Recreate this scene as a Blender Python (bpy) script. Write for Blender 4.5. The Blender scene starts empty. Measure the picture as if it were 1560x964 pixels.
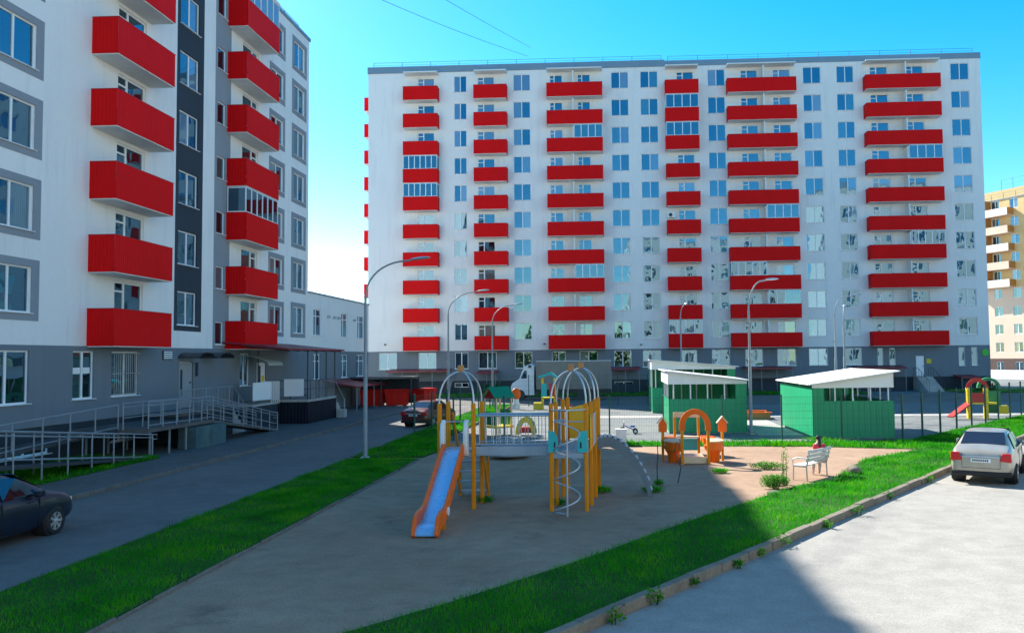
import bpy, math, random
import numpy as np
from mathutils import Vector, Matrix

random.seed(7)
R = math.radians
sc = bpy.context.scene
col = sc.collection

# ------------------------------------------------------------------ camera
EYE = 3.8
FPX, CX = 1247.8, 877.9                  # focal length and optical centre in pixels of a 1560 px wide frame
PITCH, ROLL, YAW = .0497, .0107, .0444
fw = Vector((-math.sin(YAW) * math.cos(PITCH), math.cos(YAW) * math.cos(PITCH), math.sin(PITCH)))
r0 = Vector((math.cos(YAW), math.sin(YAW), 0))
u0 = r0.cross(fw)
rt = math.cos(ROLL) * r0 - math.sin(ROLL) * u0
up = math.sin(ROLL) * r0 + math.cos(ROLL) * u0
cam_d = bpy.data.cameras.new('camera')
cam = bpy.data.objects.new('camera', cam_d)
col.objects.link(cam)
cam.matrix_world = Matrix(((rt.x, up.x, -fw.x, 0), (rt.y, up.y, -fw.y, 0), (rt.z, up.z, -fw.z, EYE), (0, 0, 0, 1)))
cam_d.sensor_width = 36
cam_d.lens = FPX / 1560 * 36
cam_d.shift_x = -(CX - 780) / 1560
cam_d.clip_start = .1
cam_d.clip_end = 3000
sc.camera = cam

# ------------------------------------------------------------------ sky, sun, exposure
SUN_EL, SUN_AZ = R(37), R(-44)           # azimuth from +Y, negative = to the left
w = bpy.data.worlds.new('World')
sc.world = w
w.use_nodes = True
nt = w.node_tree
sky = nt.nodes.new('ShaderNodeTexSky')
sky.sky_type = 'NISHITA'
sky.sun_disc = False
sky.sun_elevation = SUN_EL
sky.sun_rotation = SUN_AZ
sky.air_density = 1.0
sky.dust_density = .25
sky.ozone_density = 2.5
hs = nt.nodes.new('ShaderNodeHueSaturation')
hs.inputs['Saturation'].default_value = 1.5
hs.inputs['Hue'].default_value = .489
nt.links.new(sky.outputs[0], hs.inputs['Color'])
bg = nt.nodes['Background']
bg.inputs[1].default_value = .105
nt.links.new(hs.outputs[0], bg.inputs[0])
sun_d = bpy.data.lights.new('sun', 'SUN')
sun_d.energy = 5
sun_d.angle = R(.53)
sun_d.color = (1, .95, .86)
sun = bpy.data.objects.new('sun', sun_d)
col.objects.link(sun)
to_sun = Vector((math.sin(SUN_AZ) * math.cos(SUN_EL), math.cos(SUN_AZ) * math.cos(SUN_EL), math.sin(SUN_EL)))
sun.rotation_euler = to_sun.to_track_quat('Z', 'Y').to_euler()
sun.location = (-40, 40, 60)
sc.view_settings.view_transform = 'Standard'
sc.view_settings.look = 'None'
sc.view_settings.exposure = 1.42
sc.view_settings.gamma = 1
sc.cycles.use_denoising = True
sc.cycles.max_bounces = 6
sc.cycles.sample_clamp_indirect = 6

# ------------------------------------------------------------------ helpers
class MB:
    """collects geometry for ONE mesh object"""
    def __init__(s):
        s.v = []; s.f = []
    def add(s, vs, fs):
        o = len(s.v)
        s.v += [tuple(p) for p in vs]
        s.f += [tuple(i + o for i in f) for f in fs]
        return s
    def box(s, x0, x1, y0, y1, z0, z1):
        return s.add([(x0, y0, z0), (x1, y0, z0), (x1, y1, z0), (x0, y1, z0), (x0, y0, z1), (x1, y0, z1), (x1, y1, z1), (x0, y1, z1)],
                     [(0, 3, 2, 1), (4, 5, 6, 7), (0, 1, 5, 4), (1, 2, 6, 5), (2, 3, 7, 6), (3, 0, 4, 7)])
    def bar(s, p, q, a, b=None, upv=(0, 0, 1)):
        """beam of section a x b from p to q"""
        b = b or a
        p, q = Vector(p), Vector(q)
        d = (q - p).normalized()
        u_ = Vector(upv)
        if abs(d.dot(u_)) > .99: u_ = Vector((0, 1, 0))
        x = d.cross(u_).normalized() * a / 2
        y = x.cross(d).normalized() * b / 2
        return s.add([p - x - y, p + x - y, p + x + y, p - x + y, q - x - y, q + x - y, q + x + y, q - x + y],
                     [(0, 3, 2, 1), (4, 5, 6, 7), (0, 1, 5, 4), (1, 2, 6, 5), (2, 3, 7, 6), (3, 0, 4, 7)])
    def tube(s, pts, r, seg=8, cap=True):
        pts = [Vector(p) for p in pts]
        rs = r if isinstance(r, (list, tuple)) else [r] * len(pts)
        o = len(s.v)
        n = len(pts)
        ref = None
        for i, p in enumerate(pts):
            d = (pts[min(i + 1, n - 1)] - pts[max(i - 1, 0)]).normalized()
            if ref is None:
                ref = Vector((0, 0, 1)) if abs(d.z) < .9 else Vector((1, 0, 0))
            x = d.cross(ref).normalized()
            y = x.cross(d).normalized()
            ref = y
            for k in range(seg):
                a = 2 * math.pi * k / seg
                s.v.append(tuple(p + x * math.cos(a) * rs[i] + y * math.sin(a) * rs[i]))
        for i in range(n - 1):
            for k in range(seg):
                a, b = o + i * seg + k, o + i * seg + (k + 1) % seg
                s.f.append((a, a + seg, b + seg, b))
        if cap:
            s.f.append(tuple(o + k for k in range(seg)))
            s.f.append(tuple(o + (n - 1) * seg + k for k in reversed(range(seg))))
        return s
    def prism(s, poly, axis, a, b):
        """2D polygon extruded along an axis; poly coords fill the two other axes in order"""
        n = len(poly)
        def pt(c, t):
            return {'x': (t, c[0], c[1]), 'y': (c[0], t, c[1]), 'z': (c[0], c[1], t)}[axis]
        o = len(s.v)
        s.v += [pt(c, a) for c in poly] + [pt(c, b) for c in poly]
        s.f.append(tuple(o + i for i in reversed(range(n))))
        s.f.append(tuple(o + n + i for i in range(n)))
        for i in range(n):
            j = (i + 1) % n
            s.f.append((o + i, o + j, o + n + j, o + n + i))
        return s
    def lathe(s, prof, seg=16, c=(0, 0, 0), cap=True):
        o = len(s.v)
        n = len(prof)
        for r, z in prof:
            for k in range(seg):
                a = 2 * math.pi * k / seg
                s.v.append((c[0] + r * math.cos(a), c[1] + r * math.sin(a), c[2] + z))
        for i in range(n - 1):
            for k in range(seg):
                a, b = o + i * seg + k, o + i * seg + (k + 1) % seg
                s.f.append((a, b, b + seg, a + seg))
        if cap:
            s.f.append(tuple(o + k for k in reversed(range(seg))))
            s.f.append(tuple(o + (n - 1) * seg + k for k in range(seg)))
        return s
    def mesh(s, name):
        m = bpy.data.meshes.new(name)
        m.from_pydata(s.v, [], s.f)
        m.validate()
        fix_normals(m)
        return m
    def build(s, name, mat, parent=None, smooth=False, bevel=0, loc=None):
        m = s.mesh(name)
        return link(name, m, mat, parent, smooth, bevel, loc)

def fix_normals(m):
    import bmesh
    bm = bmesh.new()
    bm.from_mesh(m)
    bmesh.ops.recalc_face_normals(bm, faces=bm.faces)
    bm.to_mesh(m)
    bm.free()

def link(name, m, mat=None, parent=None, smooth=False, bevel=0, loc=None):
    o = bpy.data.objects.new(name, m)
    col.objects.link(o)
    if mat is not None and m is not None and not m.materials:
        m.materials.append(mat)
    if smooth:
        m.shade_smooth()
        try:
            m.set_sharp_from_angle(angle=R(40))
        except Exception:
            pass
    if bevel:
        b = o.modifiers.new('bevel', 'BEVEL')
        b.width = bevel; b.segments = 2; b.limit_method = 'ANGLE'
    if parent is not None:
        o.parent = parent
    if loc is not None:
        o.location = loc
    return o

def tag(o, label=None, cat=None, group=None, kind=None):
    if label: o['label'] = label
    if cat: o['category'] = cat
    if group: o['group'] = group
    if kind: o['kind'] = kind
    return o

def thing(name, label, cat, loc=(0, 0, 0), rz=0, group=None):
    o = bpy.data.objects.new(name, None)
    o.empty_display_size = .3
    col.objects.link(o)
    o.location = loc
    o.rotation_euler = (0, 0, rz)
    return tag(o, label, cat, group)

def copy_tree(o, parent=None):
    c = o.copy()
    col.objects.link(c)
    if parent is not None: c.parent = parent
    for ch in o.children: copy_tree(ch, c)
    return c

# ------------------------------------------------------------------ materials
def nodes(name):
    m = bpy.data.materials.new(name)
    m.use_nodes = True
    n = m.node_tree
    return m, n, n.nodes['Principled BSDF']

def coords(n, scale=(1, 1, 1), kind='pos'):
    mp = n.nodes.new('ShaderNodeMapping')
    mp.inputs['Scale'].default_value = scale
    if kind == 'pos':
        g = n.nodes.new('ShaderNodeNewGeometry')
        n.links.new(g.outputs['Position'], mp.inputs[0])
    else:
        g = n.nodes.new('ShaderNodeTexCoord')
        n.links.new(g.outputs['Object'], mp.inputs[0])
    return mp.outputs[0]

def noise(n, vec, scale, detail=4, rough=.6):
    t = n.nodes.new('ShaderNodeTexNoise')
    t.inputs['Scale'].default_value = scale
    t.inputs['Detail'].default_value = detail
    t.inputs['Roughness'].default_value = rough
    n.links.new(vec, t.inputs['Vector'])
    return t.outputs['Fac']

def ramp(n, fac, stops, mode='LINEAR'):
    r = n.nodes.new('ShaderNodeValToRGB')
    r.color_ramp.interpolation = mode
    e = r.color_ramp.elements
    while len(e) < len(stops): e.new(.5)
    for i, (p, c) in enumerate(stops):
        e[i].position = p
        e[i].color = (*c, 1) if len(c) == 3 else c
    n.links.new(fac, r.inputs[0])
    return r.outputs[0]

def mixc(n, a, b, fac, mode='MIX'):
    m = n.nodes.new('ShaderNodeMix')
    m.data_type = 'RGBA'
    m.blend_type = mode
    def put(i, v):
        if hasattr(v, 'links'): n.links.new(v, m.inputs[i])
        elif isinstance(v, (int, float)): m.inputs[i].default_value = v
        else: m.inputs[i].default_value = (*v, 1)
    put(0, fac); put(6, a); put(7, b)
    return m.outputs[2]

def bump(n, bs, h, strength=.3, dist=.02):
    b = n.nodes.new('ShaderNodeBump')
    b.inputs['Strength'].default_value = strength
    b.inputs['Distance'].default_value = dist
    n.links.new(h, b.inputs['Height'])
    n.links.new(b.outputs[0], bs.inputs['Normal'])

def k(c, f): return tuple(min(1, x * f) for x in c)

def M(name, c, rough=.6, metal=0, var=.12, s1=1.2, s2=18, bmp=0, bs=60, stain=None, coat=0, stretch=(1, 1, 1), spec=None):
    """plain surface with two sizes of uneven colour, optional stains and fine relief"""
    m, n, b = nodes(name)
    v = coords(n, stretch)
    a = noise(n, v, s1, 5)
    f = noise(n, v, s2, 4)
    c1 = ramp(n, a, [(.3, k(c, 1 - var)), (.7, k(c, 1 + var))])
    c2 = mixc(n, c1, ramp(n, f, [(.3, (1 - var,) * 3), (.7, (1 + var * .6,) * 3)]), .8, 'MULTIPLY')
    if stain:
        sv = coords(n, (1.6, 1.6, .16))
        st = ramp(n, noise(n, sv, 1.3, 6, .65), [(.52, (0, 0, 0)), (.75, (1, 1, 1))])
        c2 = mixc(n, c2, stain, mixc(n, (0, 0, 0), st, .45))
    n.links.new(c2, b.inputs['Base Color'])
    b.inputs['Roughness'].default_value = rough
    b.inputs['Metallic'].default_value = metal
    b.inputs['Coat Weight'].default_value = coat
    b.inputs['Coat Roughness'].default_value = .05
    if spec is not None: b.inputs['Specular IOR Level'].default_value = spec
    rr = ramp(n, f, [(.3, (max(.02, rough - .08),) * 3), (.7, (min(1, rough + .1),) * 3)])
    n.links.new(rr, b.inputs['Roughness'])
    if bmp: bump(n, b, noise(n, coords(n), bs, 3), bmp)
    return m

def glass_mat(name, refl=.45, plain=False):
    """window glass over a dark room, net curtain or blind, different in every pane"""
    m, n, b = nodes(name)
    oi = n.nodes.new('ShaderNodeObjectInfo')
    rnd = oi.outputs['Random']
    dk = (.012, .017, .022)
    room = ramp(n, rnd, [(0, dk), (.34, (.16, .18, .18)), (.43, (.02, .028, .034)), (.55, (.06, .12, .11)), (.62, dk), (.74, (.26, .25, .22)), (.80, (.03, .035, .04)), (.92, (.20, .22, .24))], 'CONSTANT')
    if plain: room = ramp(n, rnd, [(0, (.01, .012, .014)), (1, (.018, .02, .022))])
    wv = n.nodes.new('ShaderNodeTexWave')
    wv.inputs['Scale'].default_value = 3.2
    wv.inputs['Distortion'].default_value = 3
    n.links.new(coords(n, (1, .2, .08), 'obj'), wv.inputs[0])
    fold = ramp(n, wv.outputs['Fac'], [(0, (.55,) * 3), (1, (1,) * 3)])
    c = mixc(n, room, fold, 0 if plain else .8, 'MULTIPLY')
    d = n.nodes.new('ShaderNodeBsdfDiffuse')
    n.links.new(c, d.inputs[0])
    g = n.nodes.new('ShaderNodeBsdfGlossy')
    g.inputs['Roughness'].default_value = .015
    g.inputs['Color'].default_value = (.42, .72, .9, 1)
    # float glass is never quite flat
    bm_ = n.nodes.new('ShaderNodeBump')
    bm_.inputs['Strength'].default_value = .12
    bm_.inputs['Distance'].default_value = .05
    n.links.new(noise(n, coords(n, (1, 1, .7), 'obj'), 1.1, 1), bm_.inputs['Height'])
    n.links.new(bm_.outputs[0], g.inputs['Normal'])
    lw = n.nodes.new('ShaderNodeLayerWeight')
    lw.inputs['Blend'].default_value = .35
    mr = n.nodes.new('ShaderNodeMapRange')
    mr.inputs['To Min'].default_value = refl
    mr.inputs['To Max'].default_value = .95
    n.links.new(lw.outputs['Fresnel'], mr.inputs[0])
    mx = n.nodes.new('ShaderNodeMixShader')
    n.links.new(mr.outputs[0], mx.inputs[0])
    n.links.new(d.outputs[0], mx.inputs[1])
    n.links.new(g.outputs[0], mx.inputs[2])
    n.links.new(mx.outputs[0], n.nodes['Material Output'].inputs[0])
    return m

def ground_mat(name, c, c2, s=.35, fine=40, rough=.9, bmp=.25, bd=.01, patches=None, cracks=None):
    m, n, b = nodes(name)
    v = coords(n)
    big = noise(n, v, s, 6, .6)
    mid = noise(n, v, s * 7, 5)
    fi = noise(n, v, fine, 3)
    x = ramp(n, big, [(.35, c), (.65, c2)])
    x = mixc(n, x, ramp(n, mid, [(.3, (.8,) * 3), (.7, (1.15,) * 3)]), .7, 'MULTIPLY')
    x = mixc(n, x, ramp(n, fi, [(.25, (.62,) * 3), (.75, (1.3,) * 3)]), .75, 'MULTIPLY')
    if patches:
        x = mixc(n, x, patches, ramp(n, noise(n, v, s * 2.3, 7, .7), [(.56, (0, 0, 0)), (.7, (.75,) * 3)]))
    if cracks:
        vo = n.nodes.new('ShaderNodeTexVoronoi')
        vo.feature = 'DISTANCE_TO_EDGE'
        vo.inputs['Scale'].default_value = .22
        nv = n.nodes.new('ShaderNodeVectorMath')
        nv.operation = 'ADD'
        nz = n.nodes.new('ShaderNodeTexNoise')
        nz.inputs['Scale'].default_value = .9
        n.links.new(v, nz.inputs['Vector'])
        n.links.new(v, nv.inputs[0])
        n.links.new(nz.outputs['Color'], nv.inputs[1])
        n.links.new(nv.outputs[0], vo.inputs['Vector'])
        ck = ramp(n, vo.outputs['Distance'], [(0, (1, 1, 1)), (.006, (0, 0, 0))])
        x = mixc(n, x, k(c, .45), mixc(n, (0, 0, 0), ck, .6))
    n.links.new(x, b.inputs['Base Color'])
    b.inputs['Roughness'].default_value = rough
    b.inputs['Specular IOR Level'].default_value = .25
    bump(n, b, mid if bd > .02 else fi, bmp, bd)
    return m

def grass_mat(name, c1, c2, c3):
    m, n, b = nodes(name)
    v = coords(n)
    x = ramp(n, noise(n, v, .9, 5), [(.3, c1), (.5, c2), (.72, c3)])
    x = mixc(n, x, ramp(n, noise(n, v, 30, 2), [(.3, (.6,) * 3), (.7, (1.35,) * 3)]), .9, 'MULTIPLY')
    n.links.new(x, b.inputs['Base Color'])
    b.inputs['Roughness'].default_value = .6
    b.inputs['Specular IOR Level'].default_value = .2
    # blades let light through
    tr = n.nodes.new('ShaderNodeBsdfTranslucent')
    n.links.new(x, tr.inputs[0])
    mx = n.nodes.new('ShaderNodeMixShader')
    mx.inputs[0].default_value = .5
    n.links.new(b.outputs[0], mx.inputs[1])
    n.links.new(tr.outputs[0], mx.inputs[2])
    n.links.new(mx.outputs[0], n.nodes['Material Output'].inputs[0])
    return m

T = {}
T['white'] = M('white stucco', (.80, .785, .76), .85, var=.03, s1=.25, s2=6, bmp=.08, bs=90, stain=(.60, .61, .62))
T['grey'] = M('grey stucco', (.165, .195, .225), .85, var=.06, s1=.3, s2=7, bmp=.08, bs=90, stain=(.13, .15, .17))
T['lightgrey'] = M('mid grey stucco', (.26, .285, .315), .85, var=.05, s1=.4, s2=8, bmp=.06, bs=90)
T['navy'] = M('dark slate stucco', (.028, .04, .055), .8, var=.1, s1=.4, s2=8, bmp=.05)
T['base'] = M('dark plinth paint', (.02, .032, .045), .7, var=.2, s1=.5, s2=9, bmp=.1, stain=(.045, .05, .055))
T['red'] = M('red profiled sheet', (.72, .001, .002), .6, spec=.15, var=.05, s1=.6, s2=10, stretch=(1, 1, .3))
T['redcap'] = M('red metal cap', (.45, .008, .012), .4, var=.06)
T['slab'] = M('white concrete slab', (.74, .74, .72), .85, var=.04, stain=(.55, .55, .54))
T['pvc'] = M('white plastic frame', (.82, .83, .84), .35, var=.03)
T['sill'] = M('white metal sill', (.75, .76, .78), .4, var=.05)
T['glass'] = glass_mat('window glass', .25)
T['dglass'] = glass_mat('balcony glass', .22)
T['coping'] = M('blue grey roof edge', (.17, .26, .34), .5, var=.05)
T['canopy'] = M('dark red canopy sheet', (.24, .018, .028), .45, var=.1)
T['steel'] = M('grey painted steel', (.24, .275, .30), .45, var=.1, s2=30)
T['zinc'] = M('galvanised steel', (.48, .50, .52), .38, metal=.6, var=.1, s2=25)
T['darksteel'] = M('dark steel', (.04, .045, .05), .5, var=.15)
T['door'] = M('grey steel door', (.28, .31, .33), .5, var=.06)
T['yellow'] = M('yellow notice', (.75, .55, .02), .5, var=.05)
T['greensign'] = M('green sign', (.02, .5, .03), .4, var=.05)
T['concrete'] = ground_mat('concrete', (.36, .35, .33), (.44, .43, .40), .6, 50, .9, .2)
T['asphalt_l'] = ground_mat('courtyard asphalt', (.14, .128, .118), (.175, .161, .148), .3, 45, .9, .3, .008, patches=(.185, .178, .168))  # kept darker than the driveway asphalt, shade put into the colour
T['asphalt_r'] = ground_mat('sunlit asphalt', (.275, .258, .23), (.315, .297, .265), .25, 40, .9, .3, .008, patches=(.335, .318, .282))  # lighter copy of the asphalt, sunlight put into the colour
T['asphalt_y'] = ground_mat('yard asphalt', (.15, .16, .16), (.19, .20, .195), .3, 40, .9, .25, .008)
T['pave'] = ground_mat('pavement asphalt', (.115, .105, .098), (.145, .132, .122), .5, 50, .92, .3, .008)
T['sand'] = ground_mat('trodden sandy soil', (.29, .185, .12), (.36, .24, .16), .3, 28, .95, .8, .035, patches=(.155, .10, .07))
T['soil'] = ground_mat('lawn soil', (.012, .06, .002), (.02, .10, .003), .8, 20, .95, .4, .03)
T['path'] = ground_mat('pale concrete path', (.36, .345, .32), (.42, .405, .37), .5, 30, .9, .2)
T['kerbstone'] = ground_mat('kerb concrete', (.17, .145, .11), (.24, .205, .155), 1.2, 35, .9, .4, .01, patches=(.15, .14, .09))
T['kerbdark'] = ground_mat('shaded kerb concrete', (.13, .12, .108), (.18, .165, .15), 1.2, 35, .9, .4, .01, patches=(.10, .09, .07))  # darker copy of the kerb concrete with shade put into its colour
T['grass'] = grass_mat('grass blades', (.008, .15, .001), (.026, .31, .001), (.12, .42, .002))
T['weed'] = grass_mat('weed leaves', (.02, .16, .004), (.05, .26, .005), (.12, .34, .008))
T['shrub'] = grass_mat('shrub leaves', (.012, .06, .01), (.02, .09, .012), (.04, .12, .015))
# ------------------------------------------------------------------ ground
def sheet(name, poly, z, mat, kind='structure'):
    mb = MB()
    mb.add([(x, y, z) for x, y in poly], [tuple(range(len(poly)))])
    o = mb.build(name, mat)
    import bmesh
    bm = bmesh.new(); bm.from_mesh(o.data)
    for f in bm.faces:
        if f.normal.z < 0: f.normal_flip()
    bmesh.ops.triangulate(bm, faces=bm.faces)
    bm.to_mesh(o.data); bm.free()
    o['kind'] = kind
    return o

def raised(name, poly, z, mat):
    mb = MB().prism(poly, 'z', z - .3, z)
    o = mb.build(name, mat)
    o['kind'] = 'structure'
    return o

KD = Vector((.585, .811))                 # direction of the diagonal road
K0 = Vector((-.45, 11.5))                 # a point of its kerb line, road side
def kp(t, off=0):                         # off > 0 to the right (road side)
    p = K0 + KD * t + Vector((KD.y, -KD.x)) * off
    return (p.x, p.y)

sheet('ground', [(-600, -300), (700, -300), (700, 900), (-600, 900)], -.016, T['asphalt_y'])
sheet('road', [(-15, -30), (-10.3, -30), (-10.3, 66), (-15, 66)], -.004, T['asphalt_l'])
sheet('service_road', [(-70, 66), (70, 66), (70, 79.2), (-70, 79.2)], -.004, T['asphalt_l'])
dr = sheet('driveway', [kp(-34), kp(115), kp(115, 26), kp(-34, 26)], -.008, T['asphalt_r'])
SAND_EDGE = [(-6.6, 8.0), (-3.65, 11.46), (-2.45, 12.91), (-1.04, 14.85), (-.1, 16.23), (.87, 17.77), (2.1, 19.6), (3.48, 21.51), (4.27, 22.71),
             (5.2, 24.0), (6.5, 25.1), (8.0, 28.14), (8.9, 29.84), (12.14, 33.2)]
sheet('playground_soil', [(-7.4, -2), (-6.9, 6)] + SAND_EDGE + [(12.5, 36.5), (2.2, 36.8), (-7.4, 37.6)], -.002, T['sand'])
sheet('footpath', [(-10.3, 30.9), (-7.4, 30.9), (-7.4, 31.5), (-10.3, 31.5)], .002, T['sand'])
sheet('yard_path', [(-1.2, 51.4), (30, 51.4), (30, 53.2), (-1.2, 53.2)], -.006, T['path'])
sheet('yard_crossing', [(6.9, 39.6), (9.0, 39.6), (9.0, 51.4), (7.1, 51.4)], -.007, T['path'])

pavement = raised('pavement', [(-21.1, -30), (-15.15, -30), (-15.15, 64), (-21.1, 64)], .10, T['pave'])

GR = {}                                    # lawns: outline, height
GR['left'] = [(-10.12, 4), (-7.4, 4), (-7.4, 30.9), (-10.12, 30.9)]
GR['left2'] = [(-10.12, 31.5), (-7.4, 31.5), (-7.2, 33.4), (-7.6, 37.8), (-8.0, 40), (-8.0, 66), (-10.12, 66)]
GR['right'] = [(-6.6, 7.9)] + SAND_EDGE[1:] + [(12.7, 36.4), (22.0, 47.6), (30, 57), kp(56, -.2), kp(30, -.2), kp(10, -.2), kp(0, -.2), kp(-4.2, -.2)]
GR['back'] = [(-1.6, 35.1), (4, 34.9), (8, 34.6), (12.2, 33.3), (12.7, 36.4), (2.2, 36.75), (-1.6, 37)]
GR['tower'] = [(-21.0, 8), (-17.45, 8), (-17.45, 31), (-18.2, 31.6), (-21.0, 31.6)]
GR['front1'] = [(-26, 79.6), (24.5, 79.6), (24.5, 86.6), (-26, 86.6)]
GR['front2'] = [(33.5, 79.6), (44, 79.6), (44, 86.6), (33.5, 86.6)]
for key, (zz, nm) in {'left': (.05, 'lawn'), 'left2': (.05, 'lawn'), 'right': (.05, 'lawn'), 'back': (.012, 'lawn'), 'tower': (.12, 'lawn'), 'front1': (.06, 'lawn'), 'front2': (.06, 'lawn')}.items():
    raised(nm, GR[key], zz, T['soil'])

# kerb stones, one by one
def kerb(name, p, q, w_, h, n_, jitter=.012, mat='kerbstone'):
    p, q = Vector(p), Vector(q)
    d = (q - p).normalized()
    nrm = Vector((d.y, -d.x))
    L = (q - p).length / n_
    bed = MB().prism([tuple(p - nrm * (w_ / 2 - .02)), tuple(q - nrm * (w_ / 2 - .02)), tuple(q + nrm * (w_ / 2 - .02)), tuple(p + nrm * (w_ / 2 - .02))], 'z', -.2, h - .03)
    root = bed.build(name, T[mat])
    root['kind'] = 'structure'
    ms = []
    for i in range(4):
        mb = MB().box(-L / 2 + .008 + .01 * random.random(), L / 2 - .008 - .012 * random.random(), -w_ / 2, w_ / 2, -.15, h + random.uniform(-.008, .008))
        m = mb.mesh('kerb_stone')
        m.materials.append(T[mat])
        ms.append(m)
    for i in range(n_):
        c = p + d * L * (i + .5)
        o = link('kerb_stone', ms[i % 4], None, root)
        o.location = (c.x + random.uniform(-jitter, jitter), c.y + random.uniform(-jitter, jitter), random.uniform(-.012, .006))
        o.rotation_euler = (random.uniform(-.01, .01), random.uniform(-.008, .008), math.atan2(d.y, d.x) + random.uniform(-.012, .012))
        b = o.modifiers.new('bevel', 'BEVEL'); b.width = .015; b.segments = 1
    return root
kerb('pavement_kerb', (-15.07, 14), (-15.07, 62), .15, .125, 48, mat='kerbdark')
kerb('driveway_kerb', kp(-6, -.09), kp(52, -.09), .18, .15, 58, .02)
kerb('playground_edging', (-7.36, 4), (-7.36, 30.8), .05, .06, 27, .01, 'kerbdark')
kerb('lawn_edging', (-10.2, 31.6), (-10.2, 65.8), .1, .09, 34, .01, 'kerbdark')
kerb('yard_edging', (-7.95, 46), (-7.95, 65.8), .12, .12, 20, .01)

# blades of grass (one mesh for each lawn)
def in_poly(px, py, poly):
    ins = np.zeros(len(px), bool)
    n = len(poly)
    j = n - 1
    for i in range(n):
        xi, yi = poly[i]; xj, yj = poly[j]
        c = ((yi > py) != (yj > py)) & (px < (xj - xi) * (py - yi) / (yj - yi + 1e-12) + xi)
        ins ^= c
        j = i
    return ins

rng = np.random.default_rng(5)
def grass(name, poly, z, dens, hmin, hmax, wid, ymax=None, label=None, mat='grass', spill=.05, bend=1.2):
    xs = [p[0] for p in poly]; ys = [p[1] for p in poly]
    x0, x1, y0, y1 = min(xs) - spill, max(xs) + spill, max(min(ys), 7.0), max(ys)
    if ymax: y1 = min(y1, ymax)
    N = int((x1 - x0) * (y1 - y0) * dens)
    px = rng.uniform(x0, x1, N); py = rng.uniform(y0, y1, N)
    ok = in_poly(px + rng.normal(0, spill, N), py + rng.normal(0, spill, N), poly)
    # thin with distance, clump with a cheap wave field
    keep = rng.random(N) < np.clip(22 / np.maximum(py, 1), .25, 1.0)
    fld = .5 + .25 * np.sin(px * 2.1 + 1.3 * np.sin(py * .9)) + .25 * np.sin(py * 1.7 + 1.1 * np.sin(px * 1.3 + 2))
    ok &= keep & (rng.random(N) < .55 + .45 * fld)
    px, py, fld = px[ok], py[ok], fld[ok]
    n = len(px)
    h = rng.uniform(hmin, hmax, n) * (.65 + .6 * fld)
    a = rng.uniform(0, 2 * np.pi, n)
    wd = wid * rng.uniform(.6, 1.3, n) * np.clip(py / 20, .8, 2.2)
    dx, dy = np.cos(a) * wd / 2, np.sin(a) * wd / 2
    la = rng.uniform(0, 2 * np.pi, n)
    lx, ly = np.cos(la) * h * bend * rng.random(n), np.sin(la) * h * bend * rng.random(n)
    zz = np.full(n, z)
    V = np.empty((n, 5, 3), np.float32)
    V[:, 0] = np.stack([px - dx, py - dy, zz - .01], 1)
    V[:, 1] = np.stack([px + dx, py + dy, zz - .01], 1)
    V[:, 2] = np.stack([px + dx * .7 + lx * .4, py + dy * .7 + ly * .4, zz + h * .6], 1)
    V[:, 3] = np.stack([px - dx * .7 + lx * .4, py - dy * .7 + ly * .4, zz + h * .6], 1)
    V[:, 4] = np.stack([px + lx, py + ly, zz + h], 1)
    b = (np.arange(n) * 5)[:, None]
    quads = b + np.array([0, 1, 2, 3]); tris = b + np.array([3, 2, 4])
    loops = np.concatenate([quads, tris], 1).ravel().astype(np.int32)      # quad + tri alternating
    starts = (np.arange(n)[:, None] * 7 + np.array([0, 4])).ravel().astype(np.int32)
    m = bpy.data.meshes.new(name)
    m.vertices.add(n * 5); m.vertices.foreach_set('co', V.ravel())
    m.loops.add(n * 7); m.loops.foreach_set('vertex_index', loops)
    m.polygons.add(n * 2); m.polygons.foreach_set('loop_start', starts)
    m.update(calc_edges=True)
    o = link(name, m, T[mat])
    return tag(o, label, 'grass', kind='stuff')
grass('grass', GR['left'], .05, 620, .05, .11, .012, None, 'dark green mown grass strip between the road and the playground edging')
grass('grass', GR['left2'], .05, 420, .06, .13, .016, None, 'grass verge around the fence corner beside the yard')
grass('grass', GR['right'], .05, 620, .05, .12, .012, None, 'bright green grass slope along the driveway kerb')
grass('grass', GR['back'], .012, 420, .08, .22, .016, None, 'unmown grass at the foot of the green mesh fence')
grass('grass', GR['tower'], .12, 420, .06, .14, .014, None, 'grass patch below the wheelchair ramp railing')
grass('grass', GR['front1'], .06, 70, .08, .2, .03, None, 'shaded lawn in front of the long apartment block')
grass('grass', GR['front2'], .06, 70, .08, .2, .03, None, 'shaded lawn right of the stair of the long block')
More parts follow.
